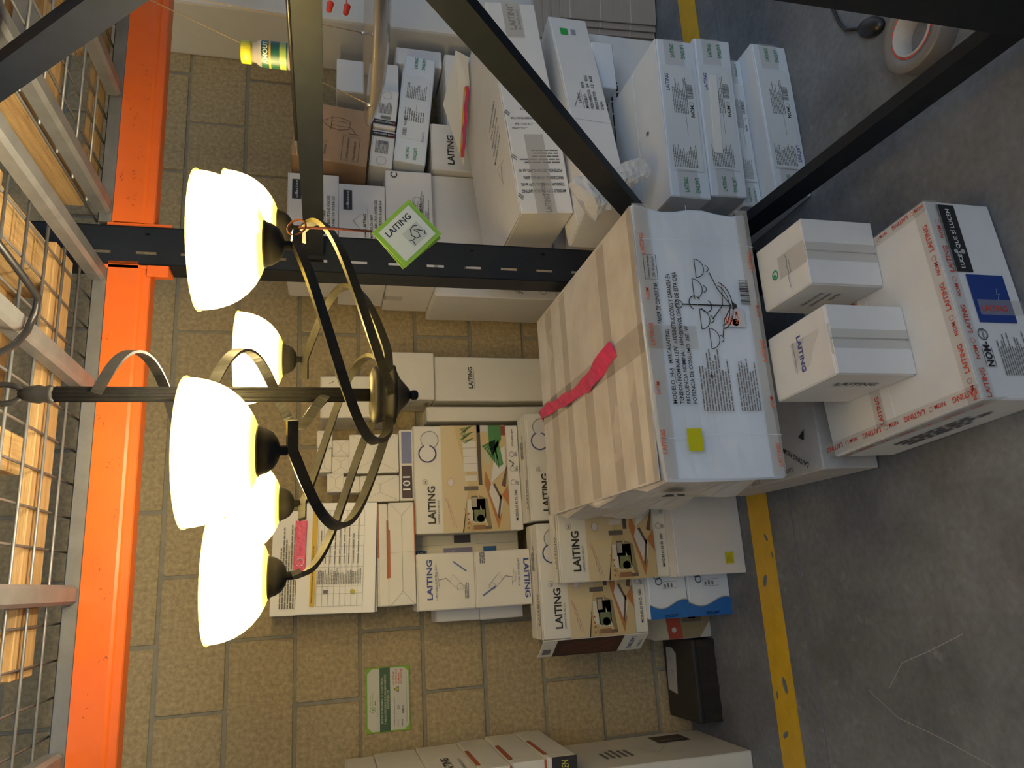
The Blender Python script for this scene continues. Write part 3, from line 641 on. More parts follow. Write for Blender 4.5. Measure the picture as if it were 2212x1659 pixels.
def wavebox(z,h,label):
    c = Carton(.016,-.355,z,.326,.135,h,label,bluewhite,flap='x',group='blue wave cartons'); p=c.face('F'); n=24
    top=[(.326*i/n, .6*0) for i in range(n+1)]
    wv=[.030+.012*math.sin(i/n*9+(1.5 if z>.1 else .2)) for i in range(n+1)]
    for i in range(n):
        u0,u1=.326*i/n*.35,.326*(i+1)/n*.35; a0,a1=.040+.012*math.sin(i/n*5.5+.9),.040+.012*math.sin((i+1)/n*5.5+.9)
        v0,v1=h*i/n,h*(i+1)/n
        p.poly([(0,v0),(a0,v0),(a1,v1),(0,v1)],(.012,.12,.42)); p.poly([(a0,v0),(a0+.0025,v0),(a1+.0025,v1),(a1,v1)],(.25,.27,.20)); 
    p.build('blue_wave',c.o); p=c.face('F')
    p.ring(.130,h*.75,.013,.003,(.10,.13,.12)).ring(.110,h*.72,.010,.003,(.10,.13,.12)); p.build('ring_mark',c.o); p=c.face('F'); p.text('LAITING',.012,h*.30,.012,(.45,.55,.72),90,.02).line([(.088,h*.25),(.108,h*.25),(.108,h*.62),(.088,h*.62)],.0009,GREY,True).para(.091,h*.58,.015,h*.25,3,GREY); p.build('printed_label',c.o)
wavebox(0,.144,'white carton with blue wave edge, lower of two on the floor')
wavebox(.145,.129,'white carton with blue wave edge, upper of two under the picture carton')
RB = Carton(-.127,-.20,0,.19,.17,.20,'small carton with red and tan room picture behind the blue wave cartons', white, flap='x')
p=RB.face('F'); p.rect(0,0,.20,.20,(.26,.20,.10)); p.up(); p.poly([(0,.10),(0,.15),(.1,.16),(.1,.11)],(.38,.06,.03)).poly([(0,.15),(0,.20),(.1,.20),(.1,.16)],(.50,.42,.28)); p.up(); p.disc(.028,.13,.008,(.55,.5,.42)).rect(.05,.03,.09,.10,(.14,.10,.06)).rect(.06,.05,.075,.075,(.4,.35,.28)).poly([(0,0),(.05,.0),(.0,.04)],(.45,.44,.40)); p.build('printed_label',RB.o)
# carton behind, labels of blue and lilac
LC = Carton(.1125,-.105,.61,.105,.09,.348,'carton with blue and lilac labels, wedged behind the lamp-drawing cartons', cream, flap='x')
p=LC.face('F'); p.rect(.0,.305,.04,.348,(.015,.13,.36)).rect(.0,.155,.045,.250,(.20,.20,.36)).rect(.015,.075,.045,.120,(.015,.11,.34)).rect(.06,.16,.10,.215,(.03,.03,.05)).line([(.055,.01),(.095,.01),(.095,.14),(.055,.14)],.0008,GREY,True).line([(.055,.22),(.10,.22),(.10,.34),(.055,.34)],.0008,GREY,True).up().text('NG',.004,.318,.022,WHITE,0,.02).text('CASA',.006,.232,.011,(.45,.45,.6)).text('TOQUE',.004,.215,.010,(.45,.45,.6)).text('TUR',.006,.198,.011,(.45,.45,.6)); p.build('printed_label',LC.o)
# lamp drawing cartons
def deskdraw(p,u,v,k,flip=1):
    L=.0009; f=flip
    p.line([(u-.022*k,v+f*.030*k),(u+.022*k,v+f*.036*k)],L,GREY).line([(u-.014*k,v+f*.030*k),(u-.012*k,v+f*.040*k),(u+.012*k,v+f*.042*k),(u+.013*k,v+f*.036*k)],L,GREY).line([(u,v+f*.032*k),(u+.004*k,v+f*.012*k),(u-.006*k,v+f*.002*k)],L*2,GREY)
    p.line([(u-.006*k,v+f*.002*k),(u-.030*k,v-f*.022*k),(u-.016*k,v-f*.034*k),(u+.014*k,v-f*.006*k)],L,GREY,True).ring(u-.021*k,v-f*.027*k,.009*k,L,GREY,12)
LBX=dict(w=.166,d=.125,h=.176)
L2 = Carton(.0015,-.252,.6125,.166,.125,.176,'cream lamp carton printed upside down, under the other lamp-drawing carton', cream, flap='x', group='lamp-drawing cartons')
p=L2.face('F'); p.text('LAITING',.140,.022,.023,BLUE,180,.02,width=.118).text('LAITING S.A. DE C.V.',.140,.042,.0085,(.18,.18,.28),180,width=.085); deskdraw(p,.085,.095,1.1,-1); p.line([(.035,.155),(.060,.115)],.004,(.10,.16,.34)).para(.130,.160,.05,.018,3,GREY); p.build('printed_label',L2.o)
L1 = Carton(.0015,-.250,.7895,.166,.125,.176,'cream lamp carton with blue brand name on top of its upside-down twin', cream, flap='x', group='lamp-drawing cartons')
p=L1.face('F'); p.text('LAITING',.030,.130,.023,BLUE,0,.02,width=.118).text('LAITING S.A. DE C.V.',.030,.115,.0085,(.18,.18,.28),0,width=.105); deskdraw(p,.088,.075,1.1,1); p.line([(.110,.025),(.140,.065)],.004,(.10,.16,.34)).para(.030,.032,.06,.014,3,GREY); p.build('printed_label',L1.o)
Carton(-.0355,-.12,.61,.172,.10,.142,'white carton behind the upside-down lamp carton with black corner print', white, flap='x')
Carton(-.0355,-.12,.7525,.172,.10,.142,'white carton behind the upper lamp carton, peeping out at its left', white, flap='x')
# flat cartons and papers on top
F1 = Carton(.092,-.245,.9665,.302,.20,.080,'white flat carton with red-brown edge print under the papers, lower one', cream, flap='z', flapside='F', group='flat cartons with red-brown print')
p=F1.face('F'); p.rect(.12,.0,.302,.0035,(.36,.09,.02)).line([(.0,.003),(.04,.040)],.0007,GREY).line([(.0,.077),(.04,.040)],.0007,GREY).line([(.302,.003),(.262,.040)],.0007,GREY).line([(.302,.077),(.262,.040)],.0007,GREY).line([(.04,.040),(.262,.040)],.0007,GREY).rect(.08,.0755,.22,.080,(.40,.10,.02)); p.build('printed_label',F1.o)
F2 = Carton(.090,-.240,1.0470,.300,.20,.032,'white flat carton with red-brown edge print just under the papers, upper one', cream, flap='x', group='flat cartons with red-brown print')
p=F2.face('F'); p.rect(.08,.0,.25,.005,(.36,.09,.02)).rect(.14,.028,.30,.032,(.36,.09,.02)); p.build('printed_label',F2.o)
def sheet(x,y,z,wd,ht,lean,label,name='paper_sheet',roll=0):
    bm=bmesh.new(); nu,nv=8,10; g={}
    for T in (0,.0012):
        for i in range(nu+1):
            for j in range(nv+1):
                a,b=i/nu-.5,j/nv; g[T,i,j]=bm.verts.new((a*wd, T+.004*math.sin(a*3+1)*b+lean*b*ht, b*ht))
    for i in range(nu):
        for j in range(nv):
            bm.faces.new((g[0,i,j],g[0,i+1,j],g[0,i+1,j+1],g[0,i,j+1])); bm.faces.new((g[.0012,i,j],g[.0012,i,j+1],g[.0012,i+1,j+1],g[.0012,i+1,j]))
    for i in range(nu):
        for j in (0,nv): bm.faces.new((g[0,i,j],g[.0012,i,j],g[.0012,i+1,j],g[0,i+1,j]))
    for j in range(nv):
        for i in (0,nu): bm.faces.new((g[0,i,j],g[0,i,j+1],g[.0012,i,j+1],g[.0012,i,j]))
    bmesh.ops.recalc_face_normals(bm, faces=bm.faces[:])
    o=link(name, me_from(bm), paper); o.location=(x,y,z); o.rotation_euler=(0,roll,0); return tag(o,label,'paper')
sh = sheet(.078,-.215,1.079,.302,.305,.12,'tall white leaflet with silver strips leaning behind the printed table sheet','leaflet',R(1))
def shp(lean,wd,ht,off=.006): return Print(((-wd/2,-off,0),(1,0,0),(0,lean,1),(0,-1,0)))
p=shp(.12,.302,.305); p.line([(.0,.20),(.30,.20)],.0008,GREY).rect(.02,.215,.10,.275,(.60,.58,.48)).rect(.14,.215,.20,.275,(.60,.58,.48)).para(.02,.28,.25,.06,8,GREY,seed=3); p.build('printed_label',sh)
ds = sheet(.086,-.243,1.0845,.318,.225,.10,'white sheet with printed table and yellow heading bar on the flat cartons','price_sheet',R(2))
p=shp(.10,.318,.225); p.rect(.02,.172,.295,.186,(.62,.40,.03))
for i in range(9): p.line([(.02,.168-.0165*i),(.295,.168-.0165*i)],.0006,GREY)
for u in (.02,.055,.075,.13,.16,.19,.22,.25,.295): p.line([(u,.036),(u,.168)],.0006,GREY)
p.para(.082,.165,.045,.125,26,GREY,seed=5).disc(.060,.065,.007,(.45,.40,.05)).rect(.056,.135,.066,.148,(.15,.12,.14)).para(.14,.16,.14,.12,9,GREY,seed=8,fill=.18).para(.03,.182,.25,.008,1,(.3,.18,.02)); p.build('printed_label',ds)
pk = link('pink_tag', box_me(-.075,.075,-.001,.001,-.015,.018,.0006), pinkp); pk.location=(.125,-.230,1.300); pk.rotation_euler=(R(-6),R(2),0); tag(pk,'shiny pink plastic tag clipped over the table sheet','tag')
link('ring', tube_me([(-.045+.011*math.cos(a*PI/8),-.004,.0+.011*math.sin(a*PI/8)) for a in range(16)],.0011,6,True), steel, pk)
# flat 101 box and the little white boxes
F3 = Carton(.3585,-.24,.965,.222,.16,.044,'flat carton with lilac and dark 101 labels on the top picture carton', cream, flap=None)
p=F3.face('F'); p.rect(.115,.006,.215,.037,(.17,.19,.33)).rect(.008,.006,.108,.037,(.045,.025,.035)).up().text('101',.040,.033,.034,WHITE,180,.02,width=-.042) if False else p.rect(.115,.006,.215,.037,(.17,.19,.33)).rect(.008,.006,.108,.037,(.045,.025,.035))
p.up(); p.text('101',.082,.034,.032,WHITE,180,.015,width=.050); p.build('printed_label',F3.o)
def small(x0,x1,z0,z1,label,y=-.235,d=.06,flap='z',mat=cream):
    c=Carton((x0+x1)/2,y,z0,x1-x0,d,z1-z0,label,mat,flap=None,group='little white boxes on the stack',sub=1,amp=.0008,name='small_box',bev=.002)
    w_,h_=x1-x0,z1-z0; p=c.face('F'); q=.35*min(w_,h_)
    p.line([(.001,.001),(q,h_/2)],.0006,GREY).line([(.001,h_-.001),(q,h_/2)],.0006,GREY).line([(w_-.001,.001),(w_-q,h_/2)],.0006,GREY).line([(w_-.001,h_-.001),(w_-q,h_/2)],.0006,GREY).line([(q,h_/2),(w_-q,h_/2)],.0006,GREY); p.build('fold_line',c.o); return c
small(.336,.457,1.0095,1.160,'largest small white box, upright on the flat 101 carton',d=.12)
small(.248,.328,1.0095,1.128,'second largest small white box, left of the largest one',d=.12)
small(.391,.441,1.1605,1.210,'tiny white cube right above the largest small box')
small(.338,.390,1.1605,1.212,'tiny white cube left above the largest small box')
small(.277,.327,1.1285,1.176,'tiny white cube directly on the second largest small box')
small(.280,.337,1.1765,1.226,'tiny white cube topmost at left, above another cube',d=.075)
small(.416,.470,1.2105,1.257,'tiny white cube at the very top right of the small pile')
small(.341,.415,1.2125,1.257,'tiny white box at the very top, middle of the small pile',d=.08)
# taller white boxes right of the picture carton
TB = Carton(.652,-.185,.42,.152,.175,.463,'tall white carton standing against the wall with brand name across', cream, flap='x')
p=TB.face('F'); p.text('LAITING',.042,.335,.020,BLACK,0,.02,width=.075).line([(.042,.330),(.108,.330)],.0008,GREY); p.build('printed_label',TB.o)
p=TB.face('L'); p.text('LAITING',.06,.36,.014,GREY,60,.02); p.build('printed_label',TB.o)
Carton(.655,-.32,0,.29,.31,.419,'white carton on the floor under the tall carton, behind the battered one', white, flap='x')
M1 = Carton(.658,-.195,.8835,.160,.18,.152,'white carton lying on the tall carton with lamp sketch on its side', cream, flap='x', tapem=btape)
p=M1.face('L'); deskdraw(p,.09,.07,1.0); p.line([(.13,.09),(.16,.06)],.003,(.10,.14,.3)).para(.10,.03,.06,.014,3,GREY); p.build('printed_label',M1.o)
M2 = Carton(.586,-.20,1.036,.136,.19,.212,'white stapled carton topmost beside the chandelier stem', cream, flap='x')
p=M2.face('F'); p.line([(.11,.185),(.118,.170)],.002,GREY).line([(.11,.04),(.118,.025)],.002,GREY); p.build('staple',M2.o)
p=M2.face('L'); p.text('LAITING',.07,.165,.020,BLUE,0,.02,width=.08).line([(.10,.09),(.16,.05)],.003,(.10,.14,.3)).para(.09,.045,.06,.014,3,GREY); deskdraw(p,.07,.08,.9); p.build('printed_label',M2.o)
Carton(.5355,-.17,.42,.050,.15,.49,'narrow white carton on end between tall carton and top picture carton', cream, flap='x')

# ================================================================ RIGHT PILE BEHIND THE RACK FRAME
# long flat cartons on the floor
def lwbox(x,y,z,w_,h_,yaw,label,d=.30,lab=True,rot=0):
    c=Carton(x,y,z,w_,d,h_,label,bluewhite,yaw=yaw,flap='x',flapside='F' if False else 'T',group='long white cartons stacked on the floor'); p=c.face('F')
    a,b=.19*w_,.78*w_
    p.rect(.16*w_,.12*h_,.82*w_,.90*h_,(.66,.69,.70)); p.up()
    p.text('LAITING',.66*w_,.76*h_,.13*h_,BLUE,rot,.02,width=.11*w_) if rot==0 else p.text('LAITING',.32*w_,.22*h_,.14*h_,BLUE,180,.02,width=.11*w_)
    p.para(.52*w_,.70*h_,.24*w_,.38*h_,9,GREY,seed=4).para(.18*w_,.84*h_,.15*w_,.60*h_,14,GREY,seed=6).line([(.38*w_,.42*h_),(.52*w_,.42*h_)],.001,GREY).barcode(.62*w_,.18*h_,.09*w_,.16*h_).text('NOM',.50*w_,.20*h_,.13*h_,BLACK,0,.03).ring(.585*w_,.25*h_,.05*h_,.001,BLACK,12)
    p.up()
    for u in (.03,.88): p.text('LAITING',u*w_,.55*h_,.15*h_,GREEN,0,.01,width=.09*w_).text('LAITING',(u+.09)*w_,.38*h_,.15*h_,GREEN,180,.01,width=.09*w_)
    p.build('printed_label',c.o)
    f=p
    strip(c.o,(-w_/2,-.0021,.30*h_),(-w_/2+.17*w_,-.0021,.30*h_),(-w_/2+.17*w_,-.0021,.80*h_),(-w_/2,-.0021,.80*h_),tape); strip(c.o,(w_/2-.17*w_,-.0021,.30*h_),(w_/2,-.0021,.30*h_),(w_/2,-.0021,.80*h_),(w_/2-.17*w_,-.0021,.80*h_),tape)
    return c
W4=lwbox(1.150,-1.034,0,.459,.107,.007,'lowest long white carton on the floor, nearest the round roll',rot=180)
W3=lwbox(1.138,-.975,.1075,.455,.060,0,'thin recessed long white carton, second from the floor')
W2=lwbox(1.150,-1.012,.168,.462,.107,R(-2.7),'long white carton with a taped white paper strip, third from floor')
W0=lwbox(1.136,-1.013,.2755,.459,.114,R(-2.0),'topmost long white carton with a small hole in its top')
pst=link('paper_strip', box_me(-.115,.115,-.0016,0,-.012,.012,.0006), paper, W2.o); pst.location=(.005,-.003,.068); pst.rotation_euler=(0,R(2),0); pst['label']='folded white paper strip'
p=W0.face('T'); p.rect(.225,.085,.236,.100,(.12,.11,.11)).up().line([(.225,.085),(.225,.100)],.002,WHITE); p.build('hand_hole',W0.o)
# cartons filling the pile behind
NBX=Carton(1.36,-.668,0,.62,.37,.425,'white carton behind the long cartons with lines of black text', white, flap='x')
p=NBX.face('F'); p.para(.22,.41,.30,.10,5,BLACK,seed=2,fill=.35).para(.36,.33,.06,.03,3,RED,seed=3); p.build('printed_label',NBX.o)
Carton(1.475,-.765,.39,.16,.08,.068,'small white carton with black tape line beside the green-stickered carton', bluewhite, flap='x')
RR2=Carton(1.293,-.82,.4545,.755,.18,.122,'long white carton with bright green square sticker', white, yaw=R(14), flap='x', sub=5, amp=.002)
p=RR2.face('F'); p.rect(.672,.070,.702,.094,(.02,.36,.06)).rect(.676,.045,.70,.060,(.3,.3,.32)); p.line([(.36,.10),(.43,.072),(.355,.072)],.0016,BLACK,True).text('LAITING',.375,.077,.011,BLACK,0,.01).text('MODELO:      2076',.355,.058,.0125,BLACK,width=.110).text('PESO BRUTO:  3.4   KGS',.355,.043,.0125,BLACK,width=.140).text('PESO NETO:   2.2   KGS',.355,.028,.0125,BLACK,width=.140).text('CAJA:',.355,.013,.0125,BLACK,width=.035).line([(.30,.0),(.31,.122)],.0008,GREY); p.build('printed_label',RR2.o)
RR1=Carton(1.293,-.80,.609,.679,.42,.152,'long scuffed white carton with rows of sideways text and pink paper on it', white, yaw=R(.8), roll=R(-5.2), flap='y', sub=5, amp=.003)
p=RR1.face('F')
T=[('MODELO 217/1   MARCA: LAITING',.024,.0125,.125),('TENSION NOMINAL: 127V ±10%',.048,.0125,.125),('FRECUENCIA NOMINAL: 60Hz',.072,.0125,.115),('POTENCIA DE CONSUMO: 60 W',.098,.0125,.125)]
for t,u,sz,wd in T: p.text(t,.048+u*.85,.012,sz,BLACK,90,.015,width=wd)
p.para(.150,.014,.12,.085,9,GREY,90,.45,seed=5); p.text('FAVOR DE CONSULTAR INSTRUCCIONES',.262,.010,.009,BLACK,90,width=.125).text('Y ESPAÑOL DENTRO DE ESTA CAJA',.276,.010,.009,BLACK,90,width=.115).text('DISTRIBUIDO Y REPRESENTADO POR',.295,.010,.009,BLACK,90,width=.125).text('GUERRERO MEXICO D.F.',.325,.014,.009,BLACK,90,width=.09).text('DECORATING',.345,.03,.009,BLACK,90,width=.06)
p.text('LAITING',.585,.070,.028,BLACK,0,.02,width=.09).text('ILUMINATION',.585,.056,.010,BLACK,0,.01,width=.09).text('LAITING',-.0,.062,.024,BLACK,0,.02,width=.055).text('NOM',.052,.070,.016,BLACK,0,.03)
for u in (.04,.16,.30): p.line([(u,.138),(u+.012,.150)],.003,GREY).line([(u+.006,.135),(u+.018,.147)],.003,GREY)
p.build('printed_label',RR1.o)
link('tape', box_me(-.345,-.10,-.0035,-.003,.05,.105), tape, RR1.o); link('tape', box_me(.22,.342,-.0035,-.003,.05,.105), tape, RR1.o)
p=RR1.face('T'); p.line([(.145,.10),(.20,.06),(.215,.14)],.0013,BLACK,True).text('LAITING',.160,.105,.011,BLACK,-20,.01)
for i,t in enumerate(('MODELO: 217/1-60','PESO BRUTO 2.7 KGS','PESO NETO 2.3 KGS','CAJA  60 PIEZAS','HECHO EN CHINA')): p.text(t,.235+.028*i,.15,.013,BLACK,-65,.01,width=.10)
p.build('printed_label',RR1.o)
# papers with pink strip on it
def sheetflat(pts, mat, name, label, cat='paper'):
    me=bpy.data.meshes.new('s'); n=len(pts); V=[Vector(a) for a in pts]; nn=(V[1]-V[0]).cross(V[2]-V[0]).normalized()*.0015
    me.from_pydata([tuple(a) for a in V]+[tuple(a+nn) for a in V],[],[tuple(range(n))[::-1],tuple(range(n,2*n))]+[(i,(i+1)%n,n+(i+1)%n,n+i) for i in range(n)])
    o=link(name,me,mat); return tag(o,label,cat)
doc=sheetflat([(1.33,-.39,.793),(1.53,-.53,.790),(1.60,-.58,.803),(1.66,-.53,.830),(1.56,-.38,.852)],paper,'paper_stack','pinkish papers lying on the long scuffed carton behind the brace')
pkst=link('pink_strip', bar_me([(1.35+.018*i,-.404-.0125*i,.797+.002*math.sin(i*2)) for i in range(11)], lambda i:(.55,.8,.25), .020, .003), pinkp, doc)
yled=link('yellow_edge', bar_me([(1.355+.018*i,-.392-.0125*i,.804) for i in range(11)], lambda i:(.55,.8,.25), .005, .002), nmat('yellow_edge',(.7,.45,.03),.5), doc)
# bubble wrap
bm=bmesh.new(); g={}; rnd=random.Random(4); NA,NB_=22,14
for i in range(NA):
    for j in range(NB_):
        a,b=i/(NA-1),2*PI*j/NB_; ctr=Vector((-.055+.125*a,0,.095-.195*a)); rad=(.034*(1-a)**.7+.008*(1+math.sin(a*9))*.5+.005)*(1+.35*math.sin(3*b+a*11)*.6+rnd.uniform(-.14,.14))
        if i in (0,NA-1): rad*=.25
        g[i,j]=bm.verts.new(ctr+Vector((.84,0,.54))*rad*1.25*math.cos(b)+Vector((0,1,0))*rad*.75*math.sin(b))
for i in range(NA-1):
    for j in range(NB_): bm.faces.new((g[i,j],g[i+1,j],g[i+1,(j+1)%NB_],g[i,(j+1)%NB_]))
bw=link('bubble_wrap', me_from(bm,False), bubble)
bw.location=(.948,-.965,.520); tag(bw,'crumpled clear bubble wrap at the ends of the long cartons','bubble wrap')
# support boxes under the upper pile
S3=Carton(1.137,-.265,.46,.446,.235,.425,'white carton standing behind the scuffed long carton, left end past the post', white, flap='x')
p=S3.face('F'); p.text('LAITING',.06,.30,.03,BLACK,0,.02,width=.11).text('LAITING',.02,.12,.014,GREY,60,.02).ring(.03,.05,.012,.0015,GREY); p.build('printed_label',S3.o)
Carton(1.16,-.27,0,.50,.24,.459,'white carton on the floor at the bottom of the right-hand pile', white, flap='x')
A4=Carton(1.39,-.30,.62,.30,.03,.262,'white carton panel with large brand name behind the scuffed long carton', white, flap=None) if False else None
S4=Carton(1.66,-.285,0,.44,.255,.72,'tall white carton at the right end of the pile beside the column', white, flap='x')
S5=Carton(1.70,-.275,.7205,.30,.22,.100,'white carton under the tilted green-taped carton', white, flap='x')
A3=Carton(1.140,-.30,.8865,.412,.24,.156,'white carton with recycling mark, lowest of three right of the post', white, flap='x', tapem=tape)
p=A3.face('F'); p.ring(.395,.128,.010,.0035,BLACK,16,20,320).para(.13,.075,.22,.065,12,GREY,seed=11,fill=.35).text('NOM-028- ANCE',.29,.045,.012,BLACK,180,.02,width=.10).ring(.30,.052,.016,.0012,GREY); p.build('printed_label',A3.o)
A2=Carton(1.113,-.30,1.0435,.342,.22,.150,'white carton with black label and triangle mark, middle of three right of post', white, flap='x')
def alab(c,w_,h_,txts,u0):
    p=c.face('F'); p.rect(w_-.095,h_-.042,w_-.025,h_-.014,BLACK).up().text('LUCES QUE SÍ LUCEN',w_-.092,h_-.032,.009,WHITE,0,.01,width=.064).disc(w_-.075,h_-.028,.005,(.55,.55,.55)); p.build('strip_label',c.o)['label']='black strip label with white lettering'
    p=c.face('F'); p.line([(u0,.058),(u0+.105,.058),(u0+.060,.105)],.0014,BLACK,True).text('LAITING',u0+.030,.063,.014,BLACK,0,.01,width=.055).text('NOM',u0+.003,.063,.008,BLACK,0,.03)
    for i,t in enumerate(txts): p.text(t,u0,.042-.0145*i,.0125,BLACK,0,.008,width=.0085*len(t)*.9)
    p.build('printed_label',c.o)
alab(A2,.342,.150,('MODELO:1869','PESO BRUTO:0.95KGS','PESO NETO: 0.65KGS'),.148)
A1=Carton(1.136,-.30,1.194,.350,.20,.160,'white carton with black label, uppermost of three right of the post', white, flap='x')
alab(A1,.350,.160,('MODELO:1868','PESO BRUTO:0.95KGS','PESO NETO: 0.55KGS'),.135); 
p=A1.face('F'); p.rect(.225,.09,.275,.10,(.55,.64,.60)); p.build('sticker',A1.o)
A4=Carton(1.455,-.292,.7205,.18,.235,.163,'white carton with large brand name between the three cartons and the tilted one', white, flap='x')
p=A4.face('F'); p.text('LAITING',.022,.085,.032,BLACK,0,.02,width=.115); p.build('printed_label',A4.o); p=A4.face('L'); p.text('LAITING',.13,.09,.016,GREY,60,.02); p.build('printed_label',A4.o)
# the tilted ones
LWH=Carton(1.578,-.31,.884,.426,.24,.108,'tilted long bluish-white carton with green brand tape at both ends', bluewhite, yaw=R(.4), roll=R(6.4), flap='x')
p=LWH.face('F'); p.rect(.09,.010,.34,.098,(.66,.69,.72)).up().para(.16,.088,.06,.07,9,GREY,seed=5).para(.25,.088,.07,.07,12,GREY,seed=6).barcode(.10,.075,.030,.014,0).text('NOM',.14,.078,.012,BLACK,0,.02).text('LAITING',.125,.022,.011,BLUE,180,.01,width=.04).line([(.20,.05),(.25,.05)],.001,GREY)
for u in (.012,.375): p.text('LAITING',u,.060,.016,GREEN,0,.01,width=.045).text('LAITING',u+.045,.045,.016,GREEN,180,.01,width=.045)
p.build('printed_label',LWH.o)
def blab(x,z,w_,label,flip):
    c=Carton(x,-.30,z,w_,.20,.076,label,white,yaw=R(2.6),roll=R(5.6),flap='x',group='small black-banded cartons'); p=c.face('F')
    a=w_-.028 if flip else .010
    p.rect(a,.0,a+.018,.076,BLACK).rect(a,.0,a+.018,.016,(.22,.02,.03)).up().text('LUCES QUE SÍ LUCEN',a+.013,.004,.0085,WHITE,90,.01,width=.066)
    q=(a-.03) if flip else a+.022
    p.barcode(q,.020,.014,.034).para(w_*.35,.062,.05,.045,10,GREY,seed=2).ring(w_*(.15 if flip else .85),.038,.016,.0008,GREY); p.build('printed_label',c.o)
blab(1.423,1.013,.145,'small white carton with black band, left of two under the kraft carton',True)
blab(1.578,.998,.155,'small white carton with black band, right of two under the kraft carton',False)
KR=Carton(1.451,-.31,1.094,.225,.20,.243,'brown kraft carton with lantern drawing, tilted on the pile', kraft, yaw=R(5.4), roll=R(5.8), flap='x', tapem=btape)
DK=(.10,.055,.03)
p=KR.face('F'); u,v=.152,.098
p.line([(u-.020,v+.030),(u-.026,v+.002),(u-.016,v-.030),(u+.016,v-.030),(u+.026,v+.002),(u+.020,v+.030)],.0016,DK,True).line([(u-.028,v+.030),(u+.028,v+.030)],.0022,DK).line([(u-.012,v+.046),(u+.012,v+.046),(u+.022,v+.030)],.0016,DK).line([(u-.022,v+.030),(u-.012,v+.046),(u,v+.062)],.0016,DK).line([(u,v+.062),(u+.010,v+.046)],.0016,DK).line([(u-.008,v-.030),(u-.010,v),(u-.007,v+.030)],.001,DK).line([(u+.008,v-.030),(u+.010,v),(u+.007,v+.030)],.001,DK).line([(u-.006,v-.032),(u-.030,v-.052),(u-.034,v-.042)],.0018,DK).line([(u-.034,v-.030),(u-.034,v-.060)],.002,DK)
p.line([(.010,.030),(.108,.030),(.108,.085),(.010,.085)],.0012,DK,True).text('Luminario de exterior',.016,.064,.011,DK,0,width=.085).text('Uso intemperie',.016,.042,.011,DK,0,width=.075)
for i in range(5): p.text('0000'[:4],.012+.014*i*0,.0,.001,DK) if False else p.rect(.022,.135+.010*i,.062,.141+.010*i,(.20,.12,.07))
for i in range(4): p.ring(.074,.138+.012*i,.004,.001,DK,10)
p.build('printed_label',KR.o)
Carton(1.735,-.25,.986,.13,.18,.215,'plain white carton behind the glass dish, beside the column', white, flap='x', flapside='F')
Carton(1.852,-.24,.826,.07,.18,.165,'narrow plain white carton against the column under the plain one', white, flap='x')
# flattened cartons leaning on the column
for i in range(4):
    c=link('flattened_carton', box_me(-.40,.40,0,.006,0,.47-.03*i,.001), flatkraft); c.location=(2.36+.02*i,-.345-.022*i,.004); c.rotation_euler=(R(-4),0,R(-3-1.5*i))
    for k in range(3): link('crease', box_me(-.40,.40,-.0006,-.0002,.10+.12*k,.104+.12*k), greycard, c)
    tag(c, ['flattened brown carton closest to the white column','second flattened brown carton from the column','third flattened brown carton from the column','outermost flattened brown carton leaning towards the column'][i],'cardboard','flattened cartons by the column')

# ================================================================ SMALL THINGS
# bottle standing on the horizontal brace
bt=empty('glue_bottle',(.8445,-1.452,1.2855)); tag(bt,'small clear bottle with green label and yellow cap standing on the brace','bottle')
link('bottle_body', lathe_me([(0,0),(.019,0),(.0205,.003),(.0205,.050),(.019,.055),(.0155,.059),(.0145,.066),(0,.066)],28), glassm, bt)
bl=link('bottle_label', lathe_me([(.0208,.010),(.0208,.050)],28), nmat('label_green',(.012,.075,.05),.4), bt)
link('label_band', lathe_me([(.0210,.0355),(.0210,.0385)],28), nmat('label_gold',(.55,.30,.03),.4), bt); link('label_patch', lathe_me([(.0210,.012),(.0210,.022)],28), nmat('label_lime',(.30,.38,.08),.4), bt)
link('bottle_cap', lathe_me([(0,.082),(.0165,.082),(.018,.080),(.018,.067),(.0165,.066),(0,.066)],24), capm, bt)
def cyltext(txt, R0, z, size, parent, col, ang0):
    vs_,fs,wd=text_mesh(txt,.02); V=[]
    for x,y in vs_:
        a=ang0+(x-wd/2)*size/R0; V.append((R0*math.cos(a),R0*math.sin(a),z+y*size))
    me=bpy.data.meshes.new('t'); me.from_pydata(V,[],fs); at=me.attributes.new('ink','FLOAT_COLOR','FACE'); at.data.foreach_set('color',[c for _ in fs for c in (*col,1)])
    return link('printed_label',me,INK,parent)
cyltext('AMOUT',.02115,.0405,.0105,bt,(.72,.70,.55),R(-118))
# screwdriver-like rod on the brace
rd=empty('threaded_rod',(.8205,-1.40,1.2885)); tag(rd,'long thin black rod with bright threaded tip lying along the brace','rod')
link('shaft', tube_me([(0,-.37,.0),(0,.148,.0)],.0032,10), black, rd)
link('tip', tube_me([(0,.148+.003*i,0) for i in range(16)],[.0034 if i%2 else .0022 for i in range(16)],8,False,False), steel, rd)
